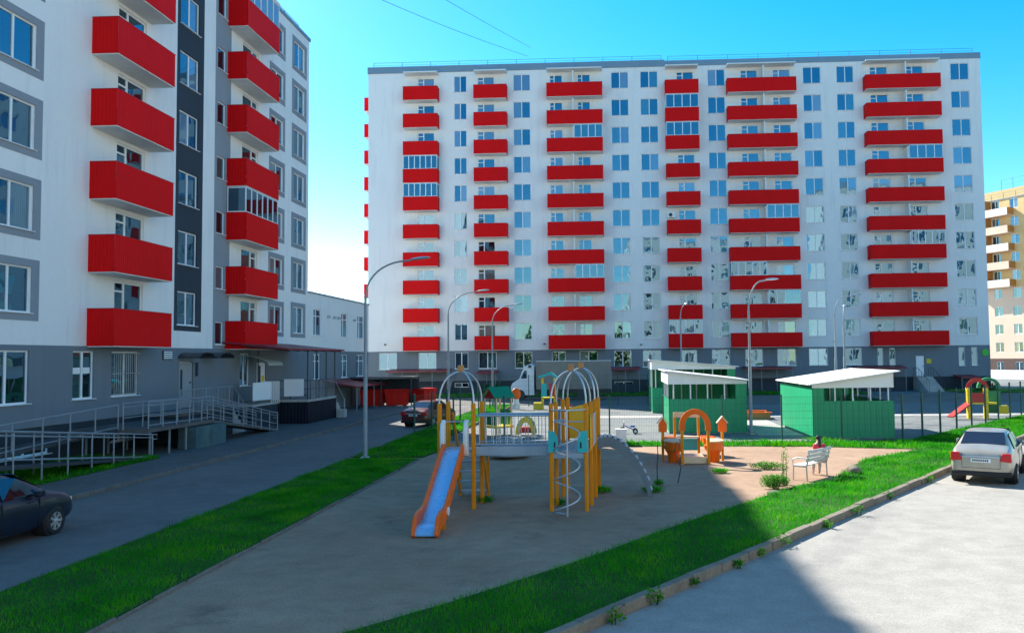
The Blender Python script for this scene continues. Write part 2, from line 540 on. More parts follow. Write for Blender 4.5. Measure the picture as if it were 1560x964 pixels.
# ------------------------------------------------------------------ facade kit
# every facade is built in a frame with x along the wall, y = 0 at the wall face (outside is -y), z up
def wall(name, x0, x1, z0, z1, holes, mat, parent, y=0, depth=.18):
    hs_ = [(max(a, x0), min(b, x1), max(c, z0), min(d, z1)) for a, b, c, d in holes if b > x0 and a < x1 and d > z0 and c < z1]
    X = sorted({x0, x1, *[h[0] for h in hs_], *[h[1] for h in hs_]})
    Z = sorted({z0, z1, *[h[2] for h in hs_], *[h[3] for h in hs_]})
    mb = MB()
    idx = {}
    def vid(x, z):
        if (x, z) not in idx:
            idx[(x, z)] = len(mb.v); mb.v.append((x, y, z))
        return idx[(x, z)]
    for i in range(len(X) - 1):
        for j in range(len(Z) - 1):
            cx, cz = (X[i] + X[i + 1]) / 2, (Z[j] + Z[j + 1]) / 2
            if any(h[0] < cx < h[1] and h[2] < cz < h[3] for h in hs_): continue
            mb.f.append((vid(X[i], Z[j]), vid(X[i + 1], Z[j]), vid(X[i + 1], Z[j + 1]), vid(X[i], Z[j + 1])))
    for a, b, c, d in hs_:
        mb.add([(a, y, c), (b, y, c), (b, y, d), (a, y, d), (a, y + depth, c), (b, y + depth, c), (b, y + depth, d), (a, y + depth, d)],
               [(0, 1, 5, 4), (1, 2, 6, 5), (2, 3, 7, 6), (3, 0, 4, 7)])
    m = bpy.data.meshes.new(name)
    m.from_pydata(mb.v, [], mb.f)
    return link(name, m, mat, parent)

_cache = {}
def cached(key, fn, mat):
    if key not in _cache:
        m = fn().mesh(key[0])
        m.materials.append(mat)
        _cache[key] = m
    return _cache[key]

def frame_mb(wd, ht, bars, hbars=(), t=.06, d=.07):
    mb = MB()
    mb.box(-wd / 2, wd / 2, -d / 2, d / 2, -ht / 2, -ht / 2 + t).box(-wd / 2, wd / 2, -d / 2, d / 2, ht / 2 - t, ht / 2)
    mb.box(-wd / 2, -wd / 2 + t, -d / 2, d / 2, -ht / 2 + t, ht / 2 - t).box(wd / 2 - t, wd / 2, -d / 2, d / 2, -ht / 2 + t, ht / 2 - t)
    for b in bars:
        mb.box(b - t * .75, b + t * .75, -d / 2 - .004, d / 2, -ht / 2 + t, ht / 2 - t)
    for (xa, xb, z) in hbars:
        mb.box(xa, xb, -d / 2 - .002, d / 2, z - t * .5, z + t * .5)
    return mb

def panes(parent, wd, ht, bars, mat='glass', tilt=.005):
    e = [-wd / 2 + .05] + list(bars) + [wd / 2 - .05]
    for a, b in zip(e[:-1], e[1:]):
        pw, ph = round(b - a, 3), round(ht - .1, 3)
        m = cached(('pane', pw, ph, mat), lambda: MB().box(-pw / 2, pw / 2, -.008, .008, -ph / 2, ph / 2), T[mat])
        o = link('pane', m, None, parent)
        o.location = ((a + b) / 2, .012, 0)
        o.rotation_euler = (random.uniform(-tilt, tilt), 0, random.uniform(-tilt, tilt))

def window(parent, x0, x1, z0, z1, y=0, bars=None, sill=True, trim=0, name='window', mat='glass', hb=(), trim_mat='lightgrey', trimz=None):
    wd, ht = round(x1 - x0, 3), round(z1 - z0, 3)
    bars = (0,) if bars is None else tuple(bars)
    m = cached((name, wd, ht, bars, hb), lambda: frame_mb(wd, ht, bars, hb), T['pvc'])
    o = link(name, m, None, parent)
    o.location = ((x0 + x1) / 2, y + .11, (z0 + z1) / 2)
    panes(o, wd, ht, bars, mat)
    if sill:
        ms = cached(('sill', wd), lambda: MB().box(-wd / 2 - .06, wd / 2 + .06, -.09, .13, -.03, 0), T['sill'])
        s_ = link('sill', ms, None, o)
        s_.location = (0, -.11, -ht / 2 + .002)
    if trim:
        tz = trimz or trim
        def tf():
            mb = MB()
            a, b = wd / 2, ht / 2
            mb.box(-a - trim, a + trim, -.02, .01, b, b + tz).box(-a - trim, a + trim, -.02, .01, -b - tz, -b - .032)
            mb.box(-a - trim, -a, -.02, .01, -b - .032, b).box(a, a + trim, -.02, .01, -b - .032, b)
            return mb
        mt = cached(('surround', wd, ht, trim, trim_mat), tf, T[trim_mat])
        t_ = link('surround', mt, None, o)
        t_.location = (0, -.11, 0)
    return o

def balcony_door(parent, x0, x1, zf, ztop, y=0, flip=False, fake=0):
    """glazed door with a window beside it, floor level zf"""
    wd, ht = round(x1 - x0, 3), round(ztop - zf, 3)
    sgn = -1 if flip else 1
    b = round(sgn * (-wd / 2 + .36 * wd), 3)
    xa, xb = (-wd / 2, b) if not flip else (b, wd / 2)
    xc, xd = (b, wd / 2) if not flip else (-wd / 2, b)
    hb = ((xa, xb, ht / 2 - .42), (xa, xb, -ht / 2 + .8), (xc, xd, -ht / 2 + .85))
    m = cached(('balcony_door', wd, ht, flip), lambda: frame_mb(wd, ht, (b,), hb, .075), T['pvc'])
    o = link('balcony_door', m, None, parent)
    o.location = ((x0 + x1) / 2, y + .11, (zf + ztop) / 2)
    g = cached(('pane', 'door', wd, ht, flip), lambda: MB().box(-wd / 2 + .05, b - .03, -.008, .008, -ht / 2 + .05, ht / 2 - .05).box(b + .03, wd / 2 - .05, -.008, .008, -ht / 2 + .05, ht / 2 - .05), T['glass'])
    p = link('pane', g, None, o)
    p.location = (0, .012, 0)
    p.rotation_euler = (random.uniform(-.004, .004), 0, random.uniform(-.004, .004))
    return o

def ribbed(wd, ht, step=.14, amp=.006):
    """profiled sheet seen from -y"""
    mb = MB()
    n = max(2, int(wd / step))
    xs = []
    for i in range(n):
        a = -wd / 2 + wd * i / n
        s_ = wd / n
        xs += [(a, 0), (a + s_ * .55, 0), (a + s_ * .68, amp), (a + s_ * .87, amp)]
    xs.append((wd / 2, 0))
    N = len(xs)
    v = [(x, y, 0) for x, y in xs] + [(x, y, ht) for x, y in xs] + [(x, y + .02, 0) for x, y in xs] + [(x, y + .02, ht) for x, y in xs]
    f = []
    for i in range(N - 1):
        f += [(i, i + 1, N + i + 1, N + i), (2 * N + i, 3 * N + i, 3 * N + i + 1, 2 * N + i + 1), (N + i, N + i + 1, 3 * N + i + 1, 3 * N + i), (i, 2 * N + i, 2 * N + i + 1, i + 1)]
    f += [(0, N, 3 * N, 2 * N), (N - 1, 3 * N - 1, 4 * N - 1, 2 * N - 1)]
    mb.add(v, f)
    return mb

def balcony(parent, x0, x1, zb, ph=1.47, dp=1.17, dividers=(), glaze=None, topz=None, caps=True):
    """slab with red sheet sides; zb = bottom of the sheets. glaze = list of (xa, xb, n)"""
    wd = round(x1 - x0, 3)
    m = cached(('balcony', wd, dp), lambda: MB().box(-wd / 2 + .03, wd / 2 - .03, -dp + .03, -.003, 0, .17), T['slab'])
    o = link('balcony', m, None, parent)
    o.location = ((x0 + x1) / 2, 0, zb - .04)
    fp = link('front_panel', cached(('front_panel', wd, ph), lambda: ribbed(wd, ph), T['red']), None, o)
    fp.location = (0, -dp, .04)
    sp = cached(('side_panel', dp, ph), lambda: ribbed(round(dp - .03, 3), ph), T['red'])
    for sx in (-1, 1):
        q = link('side_panel', sp, None, o)
        q.location = (sx * wd / 2, -dp / 2 + .02, .04)
        q.rotation_euler = (0, 0, -math.pi / 2 if sx < 0 else math.pi / 2)
    if caps:
        cp = link('handrail', cached(('handrail', wd, dp, ph), lambda: MB().box(-wd / 2 - .025, wd / 2 + .025, -dp - .02, -dp + .045, 0, .025).box(-wd / 2 - .025, -wd / 2 + .03, -dp + .047, -.004, 0, .025).box(wd / 2 - .03, wd / 2 + .025, -dp + .047, -.004, 0, .025), T['redcap']), None, o)
        cp.location = (0, 0, .042 + ph)
    for dx in dividers:
        dv = link('divider', cached(('divider', dp), lambda: MB().box(-.06, .06, -dp + .06, -.004, .172, 2.84), T['white']), None, o)
        dv.location = (dx - (x0 + x1) / 2, 0, 0)
    for (xa, xb, n) in (glaze or []):
        gw, gh = round(xb - xa, 3), round(3.0 - ph - .1, 3)
        bars = tuple(round(-gw / 2 + gw * i / n, 3) for i in range(1, n))
        gm = cached(('glazing', gw, gh, n), lambda: frame_mb(gw, gh, bars, (), .055, .06), T['pvc'])
        g = link('glazing', gm, None, o)
        g.location = ((xa + xb) / 2 - (x0 + x1) / 2, -dp + .06, .04 + ph + .03 + gh / 2)
        sideh = cached(('glazing_side', gh, dp), lambda: MB().box(-.03, .03, 0, dp - .13, -gh / 2, -gh / 2 + .06).box(-.03, .03, 0, dp - .13, gh / 2 - .06, gh / 2).box(-.03, .03, dp - .19, dp - .13, -gh / 2 + .06, gh / 2 - .06), T['pvc'])
        pm = cached(('pane', 'gl', gw, gh), lambda: MB().box(-gw / 2 + .05, gw / 2 - .05, -.006, .006, -gh / 2 + .05, gh / 2 - .05).box(-gw / 2 + .005, -gw / 2 + .017, .02, dp - .15, -gh / 2 + .06, gh / 2 - .06).box(gw / 2 - .017, gw / 2 - .005, .02, dp - .15, -gh / 2 + .06, gh / 2 - .06), T['dglass'])
        pg = link('pane', pm, None, o)
        pg.location = g.location
        for sx in (-1, 1):
            sd = link('glazing', sideh, None, o)
            sd.location = (g.location.x + sx * (gw / 2 - .031), -dp + .095, g.location.z)
    return o

def roof_rail(parent, x0, x1, z, y, h=.75, step=3.0, mat='darksteel'):
    n = max(1, int(round((x1 - x0) / step)))
    pm = cached(('rail_post', h, mat), lambda: MB().box(-.02, .02, -.02, .02, 0, h), T[mat])
    for i in range(n + 1):
        o = link('rail_post', pm, None, parent)
        o.location = (x0 + (x1 - x0) * i / n, y, z)
    MB().tube([(x0, y, z + h), (x1, y, z + h)], .018, 6).build('guard_rail', T[mat], parent)
    MB().tube([(x0, y - .04, z + h * .52), (x1, y - .04, z + h * .52)], .013, 6).build('guard_rail', T[mat], parent)

# ------------------------------------------------------------------ the long block at the back
MAIN = thing('apartment_building', 'long eleven storey white apartment block with six columns of red balconies', 'apartment block', (0, 87.3, 0))
XL, XR, ZT = -26.4, 39.25, 35.0
GREY = 4.62
wcols = [(-16.97, -15.58), (-10.5, -8.63), (.13, 2.02), (3.28, 5.18), (10.5, 12.36), (20.65, 22.55), (24.2, 26.02), (36.15, 38.08)]
# x0, x1, doors, dividers
bcols = [(-22.3, -18.58, [(-20.97, -19.12)], []), (-14.65, -11.1, [(-14.4, -12.54)], []), (-6.78, -.81, [(-6.52, -5.12), (-3.52, -2.12)], [-3.95]),
         (5.9, 9.43, [(7.18, 9.0)], []), (12.47, 19.7, [(14.02, 15.84), (17.42, 19.3)], [16.28]), (26.95, 34.68, [(27.7, 29.58), (31.5, 33.3)], [31.1])]
glz = {(0, 3): [(-22.28, -18.6, 6)], (0, 4): [(-22.28, -18.6, 6)], (3, 1): [(5.92, 9.41, 4)], (3, 2): [(5.92, 9.41, 4)], (3, 9): [(5.92, 9.41, 4)],
       (2, 2): [(-3.85, -.83, 4)], (2, 7): [(-3.85, -.83, 4)], (4, 7): [(12.49, 16.2, 5)], (4, 5): [(16.36, 19.68, 4)], (4, 8): [(16.36, 19.68, 4)],
       (5, 3): [(31.2, 34.66, 4)], (5, 6): [(31.2, 34.66, 5)]}
gfw = [(-25.2, -23.25), (-20.9, -18.97), (-16.95, -15.52), (-14.4, -12.46), (-10.48, -8.63), (-6.52, -5.06), (-3.56, -1.63), (.1, 1.96), (3.16, 5.1), (7.12, 8.92),
       (10.44, 12.35), (13.96, 15.8), (17.3, 19.26), (20.6, 22.57), (24.2, 26.1)]
gfn = [(27.7, 28.3), (28.92, 29.56), (36.04, 36.7), (37.35, 38.0)]
holes = []
for kf in range(10):
    b = 3 * kf
    for a, c in wcols: holes.append((a, c, 5.74 + b, 7.55 + b))
    for bc in bcols:
        for a, c in bc[2]: holes.append((a, c, 4.9 + b, 7.38 + b))
wall('wall', XL, XR, GREY, ZT, holes, T['white'], MAIN)
gh = [(a, b, 2.68, 4.46) for a, b in gfw] + [(a, b, 2.5, 4.42) for a, b in gfn] + [(31.6, 32.52, 1.46, 3.58)]
wall('wall', XL, XR, 1.4, GREY, gh, T['grey'], MAIN)
bw = [(-17.0, -15.45, .72, 1.2), (.1, 2.1, .72, 1.2), (-10.4, -8.7, .72, 1.2), (20.7, 22.5, .72, 1.2)]
wall('plinth', XL + .05, XR - .05, -.2, 1.4, bw, T['base'], MAIN, .05)
MB().box(XL, XR, .17, 15, -.2, ZT).build('building_core', T['white'], MAIN)
# end walls over the core, grey foot
MB().box(XL - .004, XL, .0, 15, GREY, ZT).build('end_wall', T['white'], MAIN)
MB().box(XR, XR + .004, .0, 15, GREY, ZT).build('end_wall', T['white'], MAIN)
MB().box(XL - .005, XL, .0, 15, -.2, GREY).build('end_wall', T['grey'], MAIN)
MB().box(XR, XR + .005, .0, 15, -.2, GREY).build('end_wall', T['grey'], MAIN)
for kf in range(10):
    b = 3 * kf
    for a, c in wcols: window(MAIN, a, c, 5.74 + b, 7.55 + b)
    for ci, bc in enumerate(bcols):
        for a, c in bc[2]: balcony_door(MAIN, a, c, 4.9 + b, 7.38 + b)
        balcony(MAIN, bc[0], bc[1], 4.66 + b, dividers=bc[3], glaze=glz.get((ci, 9 - kf)))
    # balconies of the far end wall
    o = balcony(MAIN, -1.9, 1.9, 4.66 + b)
    o.location = (XL - .006, 4.2, 4.62 + b)
    o.rotation_euler = (0, 0, -math.pi / 2)
for bc in bcols:
    MB().box(bc[0] + .03, bc[1] - .03, -1.15, -.003, 34.66, 34.78).build('balcony_roof', T['slab'], MAIN)
for a, b in gfw: window(MAIN, a, b, 2.68, 4.46)
for a, b in gfn: window(MAIN, a, b, 2.5, 4.42, bars=())
for a, b, c, d in bw: window(MAIN, a, b, c, d, y=.05, sill=False)
# roof edge, the right hand section a step lower
MB().box(XL - .08, 5.9, -.1, 15.1, ZT, ZT + .72).build('parapet', T['coping'], MAIN)
MB().box(5.9, XR + .08, -.06, 15.06, ZT, ZT + .62).build('parapet', T['coping'], MAIN)
roof_rail(MAIN, XL + .5, 5.6, ZT + .72, .35, .6, 3.2)
roof_rail(MAIN, 6.3, XR - .6, ZT + .62, .35, .6, 3.2)
# street door, stair and notice
dm = MB().box(31.66, 32.46, .06, .11, 1.48, 3.54).build('door', T['pvc'], MAIN)
MB().box(32.34, 32.4, .02, .06, 2.4, 2.55).build('handle', T['darksteel'], dm)
MB().box(32.72, 33.2, -.03, -.002, 2.78, 3.25).build('notice', T['yellow'], MAIN)
mb = MB().lathe([(.36, 0), (.36, .06)], 20)
gs = mb.build('round_sign', T['greensign'], MAIN)
gs.location = (XR - .5, -.002, 3.85); gs.rotation_euler = (math.pi / 2, 0, 0)
mb = MB()
for i in range(9):
    mb.box(31.3, 32.9, -1.2 - .34 * (i + 1), -1.2 - .34 * i, -.1, 1.42 - .155 * (i + 1))
mb.box(31.3, 32.9, -1.2, 0.04, -.1, 1.42)
st = mb.build('stair', T['concrete'], MAIN)
for x in (31.35, 32.85):
    mb = MB().tube([(x, -.1, 2.35), (x, -1.2, 2.35), (x, -4.2, 1.0)], .025, 6)
    for i in range(7):
        y_ = -.1 - 4.1 * i / 6
        zt = 2.35 if y_ > -1.2 else 2.35 - (-1.2 - y_) * .45
        mb.tube([(x, y_, zt - .95), (x, y_, zt)], .018, 6)
    mb.build('stair_railing', T['darksteel'], MAIN)
# canopies over the basement entrances
for x0, x1, zc in [(-23.9, -17.3, 2.42), (-14.3, -12.2, 2.2), (-.3, 2.8, 2.45), (13.6, 18.5, 2.35), (25.1, 30.0, 2.3), (35.4, 37.4, 1.25)]:
    o = MB().prism([(-.003, zc + .32), (-.003, zc + .24), (-2.0, zc - .02), (-2.0, zc + .12)], 'x', x0, x1).build('entrance_canopy', T['canopy'], MAIN)
    n = max(2, int((x1 - x0) / 1.5))
    for i in range(n + 1):
        x = x0 + .1 + (x1 - x0 - .2) * i / n
        MB().tube([(x, -1.9, -.05), (x, -1.9, zc)], .03, 6).build('canopy_post', T['steel'], o)
    MB().box(x0 + .15, x1 - .15, -1.86, -1.82, -.05, 1.0).build('skirt', T['base'], o)
for x, z in [(-24.6, 5.3), (-7.4, 5.2), (2.9, 5.0), (23.2, 5.1)]:                 # small facade lights
    MB().box(x, x + .18, -.2, -.002, z, z + .14).build('wall_lamp', T['darksteel'], MAIN)
ac = MB().box(6.0, 6.75, -.42, -.02, 18.15 + .4, 18.7 + .4).build('air_conditioner', T['pvc'], MAIN)
MB().tube([(6.3, -.425, 18.82), (6.3, -.435, 18.82)], .2, 16).build('fan_grille', T['darksteel'], ac)

# ------------------------------------------------------------------ the tower on the left (its frame: x = world Y)
TOW = thing('apartment_building', 'eight storey white tower with red balconies, dark window column and grey stair column', 'apartment block', (-21.22, 0, 0), math.pi / 2)
TZ = 26.3
tg = 4.46
hA = []; hD = []; hG = []
for f in range(7):
    b = 3 * f
    hA += [(26.75, 28.92, 5.62 + b, 7.3 + b), (21.0, 23.1, 5.62 + b, 7.3 + b), (33.93, 36.05, 4.72 + b, 7.27 + b), (45.8, 47.9, 4.72 + b, 7.27 + b), (49.75, 51.65, 5.62 + b, 7.25 + b), (53.42, 55.26, 5.6 + b, 7.38 + b)]
    hD.append((38.97, 40.82, 5.58 + b, 7.25 + b))
    if f < 7: hG.append((42.82, 43.78, 4.68 + b, 5.92 + b))
wall('wall', 16, 38.68, tg, TZ, hA, T['white'], TOW)
wall('wall', 38.68, 41.32, tg, 5.3, [], T['white'], TOW)
wall('wall', 38.68, 41.32, 5.3, TZ, hD, T['navy'], TOW)
wall('wall', 41.32, 42.55, tg, TZ, [], T['white'], TOW)
wall('wall', 42.55, 44.36, tg, TZ, hG, T['lightgrey'], TOW)
wall('wall', 44.36, 56.1, tg, TZ, hA, T['white'], TOW)
tgw = [(26.75, 28.92, 2.34, 4.26), (31.33, 32.66, 2.34, 4.26), (33.82, 35.81, 2.34, 4.25), (45.78, 47.0, 2.36, 4.22), (21.0, 23.1, 2.34, 4.26)]
tdr = [(39.25, 40.6, 1.5, 3.78), (48.0, 49.3, 1.5, 3.7)]
wall('wall', 16, 56.1, 1.45, tg, tgw + tdr, T['grey'], TOW)
tbw = [(27.6, 30.15, .42, .88), (33.9, 35.3, .42, .88)]
wall('plinth', 16.05, 56.05, -.2, 1.45, tbw, T['base'], TOW, .05)
MB().box(16, 56.1, .17, 15, -.2, TZ).build('building_core', T['white'], TOW)
MB().box(56.1, 56.104, 0, 15, tg, TZ).build('end_wall', T['white'], TOW)
MB().box(15.9, 56.2, -.08, 15.1, TZ, TZ + .22).build('parapet', T['coping'], TOW)
roof_rail(TOW, 17, 55.6, TZ + .22, .6, .8, 2.4)
for f in range(7):
    b = 3 * f
    window(TOW, 26.75, 28.92, 5.62 + b, 7.3 + b, trim=.40, trimz=.28)
    window(TOW, 21.0, 23.1, 5.62 + b, 7.3 + b, trim=.40, trimz=.28)
    window(TOW, 38.97, 40.82, 5.58 + b, 7.25 + b)
    window(TOW, 42.82, 43.78, 4.68 + b, 5.92 + b, bars=())
    window(TOW, 49.75, 51.65, 5.62 + b, 7.25 + b, trim=.26, trimz=.3)
    window(TOW, 53.42, 55.26, 5.6 + b, 7.38 + b, trim=.36, trimz=.28)
    balcony_door(TOW, 33.93, 36.05, 4.72 + b, 7.27 + b)
    balcony_door(TOW, 45.8, 47.9, 4.72 + b, 7.27 + b, flip=True)
    balcony(TOW, 32.13, 36.45, 4.46 + b, 1.5, 1.13)
    balcony(TOW, 43.94, 48.28, 4.46 + b, 1.5, 1.13, glaze={2: [(43.96, 48.26, 6)], 6: [(43.96, 48.26, 5)]}.get(f))
for a, c in ((32.13, 36.45), (43.94, 48.28)):
    MB().box(a, c, -1.15, -.003, 25.4, 25.55).build('balcony_roof', T['slab'], TOW)
for a, b, c, d in tgw: window(TOW, a, b, c, d)
for a, b, c, d in tbw: window(TOW, a, b, c, d, y=.05)
# paper notices inside the second ground floor window
MB().box(31.42, 31.9, .085, .095, 3.35, 3.6).build('paper_notice', T['pvc'], TOW)
MB().box(32.08, 32.5, .085, .095, 3.36, 3.6).build('paper_notice', T['pvc'], TOW)
# bars in front of the third window
mb = MB()
for i in range(13):
    x = 33.95 + i * .145
    mb.box(x, x + .02, -.05, -.03, 2.42, 4.2)
mb.box(33.8, 35.83, -.05, -.028, 2.42, 2.45).box(33.8, 35.83, -.05, -.028, 4.17, 4.2).box(33.8, 35.83, -.05, -.028, 3.3, 3.33)
mb.build('window_grille', T['zinc'], TOW)
d1 = MB().box(39.3, 40.55, .05, .11, 1.52, 3.74).build('door', T['door'], TOW)
MB().box(39.45, 39.62, .035, .05, 2.1, 3.4).build('door_glass', T['base'], d1)
MB().tube([(40.35, .05, 2.75), (40.35, .0, 2.75)], .05, 10).build('handle', T['darksteel'], d1)
MB().box(40.8, 40.98, -.06, -.002, 3.05, 3.75).build('house_plate', T['navy'], TOW)
vt = MB().box(37.72, 38.52, -.05, -.002, 3.9, 4.32).build('vent', T['darksteel'], TOW)
for i in range(4):
    MB().box(37.76, 38.48, -.07, -.052, 3.94 + i * .095, 4.0 + i * .095).build('slat', T['pvc'], vt)
for x0, w_ in ((39.1, 1.6), (41.2, 1.6)):                                      # two small arched canopies over the house door
    pts = []
    for i in range(9):
        a = math.pi * i / 8
        pts.append((x0 + w_ / 2 - math.cos(a) * w_ / 2, 3.98 + math.sin(a) * .27))
    pts += [(x, z - .03) for x, z in reversed(pts)]
    MB().prism(pts, 'y', -1.1, -.003).build('door_canopy', T['darksteel'], TOW)
# glazed arched canopy and door of the small shop entrance
d2 = MB().box(48.05, 49.25, .05, .11, 1.52, 3.66).build('door', T['pvc'], TOW)
MB().box(48.2, 48.6, .03, .05, 1.8, 3.5).build('door_glass', T['base'], d2)
MB().box(48.75, 49.1, .02, .05, 2.3, 2.9).build('notice', T['yellow'], d2)

# ------------------------------------------------------------------ two storey wing behind the tower
ANX = thing('annex_building', 'low two storey white and grey wing behind the tower with roof railing', 'building', (-21.22, 0, 0), math.pi / 2)
au = [(57.2, 58.8, 5.55, 7.45), (63.15, 64.7, 5.55, 7.45), (67.15, 69.0, 5.55, 7.45)]
al = [(57.2, 58.6, 2.4, 4.22), (63.15, 64.75, 2.4, 4.2), (67.0, 69.1, 2.4, 4.2)]
wall('wall', 56.12, 70.3, tg, 8.5, au, T['white'], ANX)
wall('wall', 56.12, 70.3, 0, tg, al, T['grey'], ANX)
MB().box(56.12, 70.3, .17, 14, -.2, 8.5).build('building_core', T['white'], ANX)
MB().box(70.3, 70.304, 0, 14, -.1, 8.5).build('end_wall', T['white'], ANX)
MB().box(56.12, 70.38, -.07, 14.05, 8.5, 8.62).build('parapet', T['coping'], ANX)
roof_rail(ANX, 56.4, 70.1, 8.62, .3, .85, 1.4, 'zinc')
for a, b, c, d in au + al: window(ANX, a, b, c, d, bars=(round((b - a) * -.12, 3),), hb=((-(b - a) / 2, (b - a) / 2, round((d - c) / 2 - .5, 3)),))
for x in (59.9, 61.2, 62.2, 66.0):
    MB().box(x, x + .12, -.25, -.002, 6.9, 7.1).build('wall_lamp', T['zinc'], ANX)
cn = MB().prism([(-.003, 2.3), (-.003, 2.2), (-2.6, 1.75), (-2.6, 1.85)], 'x', 59, 68).build('entrance_canopy', T['canopy'], ANX)
for x in (59.2, 63.5, 67.8):
    MB().tube([(x, -2.5, -.1), (x, -2.5, 1.78)], .035, 6).build('canopy_post', T['steel'], cn)
# ------------------------------------------------------------------ entrance landings, ramps and railings of the tower (frame: x = world Y, y = -(world X + 21.22))
def Y(Xw): return -(Xw + 21.22)
def tframe(name, label, cat, group=None): return thing(name, label, cat, (-21.22, 0, 0), math.pi / 2, group)

def railing(parent, pts, posts, drop, mat='steel', r=.027, mids=(.5,), foot=None):
    """pts: polyline of the top rail; posts: params; drop: rail height above deck; foot(x,y) = ground height or None"""
    P = [Vector(p) for p in pts]
    MB().tube(P, r, 7).build('top_rail', T[mat], parent, True)
    for m_ in mids:
        MB().tube([p - Vector((0, 0, drop * m_)) for p in P], r * .75, 6).build('mid_rail', T[mat], parent, True)
    L = [0]
    for a, b in zip(P[:-1], P[1:]): L.append(L[-1] + (b - a).length)
    for i in range(posts):
        t = L[-1] * i / (posts - 1)
        for j in range(len(P) - 1):
            if t <= L[j + 1] + 1e-6:
                p = P[j].lerp(P[j + 1], (t - L[j]) / (L[j + 1] - L[j])); break
        z0 = p.z - drop if foot is None else foot
        MB().tube([(p.x, p.y, z0), (p.x, p.y, p.z - r)], r * 1.05, 6).build('post', T[mat], parent, True)

rp = tframe('wheelchair_ramp', 'grey steel switchback wheelchair ramp with long railing above the grass patch', 'ramp')
yo, yi, yw = Y(-17.95), Y(-19.1), Y(-20.4)
MB().prism([(31.0, .14), (31.0, .06), (22.6, .72), (22.6, .80)], 'y', yi, yo).build('lower_flight', T['darksteel'], rp)
MB().prism([(22.6, .80), (22.6, .72), (31.0, 1.12), (31.0, 1.20)], 'y', yi + .05, yw + 1.1 if False else Y(-20.3)).build('upper_flight', T['darksteel'], rp)
MB().box(21.2, 22.6, Y(-20.3), yo, .72, .80).build('turning_landing', T['darksteel'], rp)
railing(rp, [(21.4, yo, 1.98), (22.6, yo, 1.9), (31.3, yo, .98)], 9, .95, mids=(.13, .9), foot=.1)
railing(rp, [(22.6, yi, 1.9), (31.3, yi, .98)], 8, .95, mids=(.13, .9), foot=.1)
MB().tube([(31.3, yo, .98), (31.6, yo, .96), (31.6, yo, .78), (31.3, yo, .8)], .022, 6).build('rail_loop', T['steel'], rp, True)
MB().tube([(31.3, yi, .98), (31.6, yi, .96), (31.6, yi, .78), (31.3, yi, .8)], .022, 6).build('rail_loop', T['steel'], rp, True)
railing(rp, [(22.6, Y(-19.15), 1.75), (31.0, Y(-19.15), 2.15)], 7, .95, mids=(.9,))

ld = tframe('entrance_landing', 'raised grey entrance landing of the tower with railed ramp down to the pavement', 'landing')
MB().box(31.0, 36.0, yo, -.06, 1.06, 1.2).build('slab', T['pave'], ld)
MB().prism([(36.0, 1.2), (36.0, 1.06), (42.9, .08), (42.9, .16)], 'y', Y(-18.95), yo).build('ramp_flight', T['pave'], ld)
MB().box(36.0, 41.1, Y(-19.4), -.06, 1.34, 1.48).build('slab', T['pave'], ld)
MB().box(36.05, 41.0, Y(-19.35), -.08, -.1, 1.338).build('landing_base', T['base'], ld)
for i in range(5):
    MB().box(41.1 + .3 * i, 41.1 + .3 * (i + 1), Y(-19.4), -.06, -.1, 1.24 - .24 * i).build('step', T['concrete'], ld)
MB().box(34.2, 36.9, Y(-18.5), Y(-17.72) , .08, 1.0).build('painted_block', M('patchy teal paint', (.06, .12, .13), .8, var=.3, s1=1.5, stain=(.25, .27, .12)), ld)
for x in (31.3, 32.7, 34.0):
    for yy in (Y(-18.05), Y(-20.6)):
        MB().box(x - .03, x + .03, yy - .03, yy + .03, .08, 1.06).build('support', T['steel'], ld)
railing(ld, [(31.0, yo, 2.25), (36.0, yo, 2.22), (42.8, yo, 1.06), (43.2, yo, 1.03)], 13, 1.02, mids=(.14, .55, .88))
railing(ld, [(31.0, Y(-18.95), 2.2), (36.0, Y(-18.95), 2.2), (42.8, Y(-18.95), 1.06)], 10, 1.02, mids=(.14, .55))
MB().tube([(43.2, yo, 1.03), (43.2, yo, .75), (42.7, yo, .8)], .022, 6).build('rail_loop', T['steel'], ld, True)
rr_ = [(36.0, Y(-19.4), 2.52), (41.1, Y(-19.4), 2.52), (42.7, Y(-19.4), 1.35)]
railing(ld, rr_, 7, 1.02, mids=(.9,), mat='steel')
mb = MB()
for i in range(34):
    x = 36.1 + i * .15
    mb.box(x, x + .014, Y(-19.4) - .007, Y(-19.4) + .007, 1.5, 2.5)
mb.build('baluster_infill', T['steel'], ld)

ep = tframe('shop_porch', 'small white panelled porch with arched clear canopy beside the dark red roof', 'porch')
MB().box(43.6, 47.2, Y(-19.5), -.06, 1.3, 1.42).build('slab', T['concrete'], ep)
MB().box(43.7, 47.1, Y(-19.55), -.08, -.1, 1.29).build('base', T['base'], ep)
for x0, x1 in ((43.65, 46.0),):
    MB().box(x0, x1, Y(-19.5) - .02, Y(-19.5) + .02, 1.62, 2.6).build('white_panel', T['pvc'], ep)
MB().box(47.16, 47.2, Y(-19.5), Y(-20.6), 1.5, 2.6).build('white_panel', T['pvc'], ep)
for i in range(5):
    x = 46.05 + i * .27
    MB().box(x, x + .04, Y(-19.5) - .02, Y(-19.5) + .02, 1.4, 2.6).build('bar', T['pvc'], ep)
pts = []
for i in range(11):
    a = math.pi * .5 * i / 10
    pts.append((-1.75 * math.sin(a) - .003, 3.55 + .55 * math.cos(a)))
pts += [(y_, z_ - .025) for y_, z_ in reversed(pts)]
MB().prism(pts, 'x', 45.6, 47.6).build('arched_canopy', M('frosted canopy sheet', (.45, .52, .52), .3, var=.05), ep)

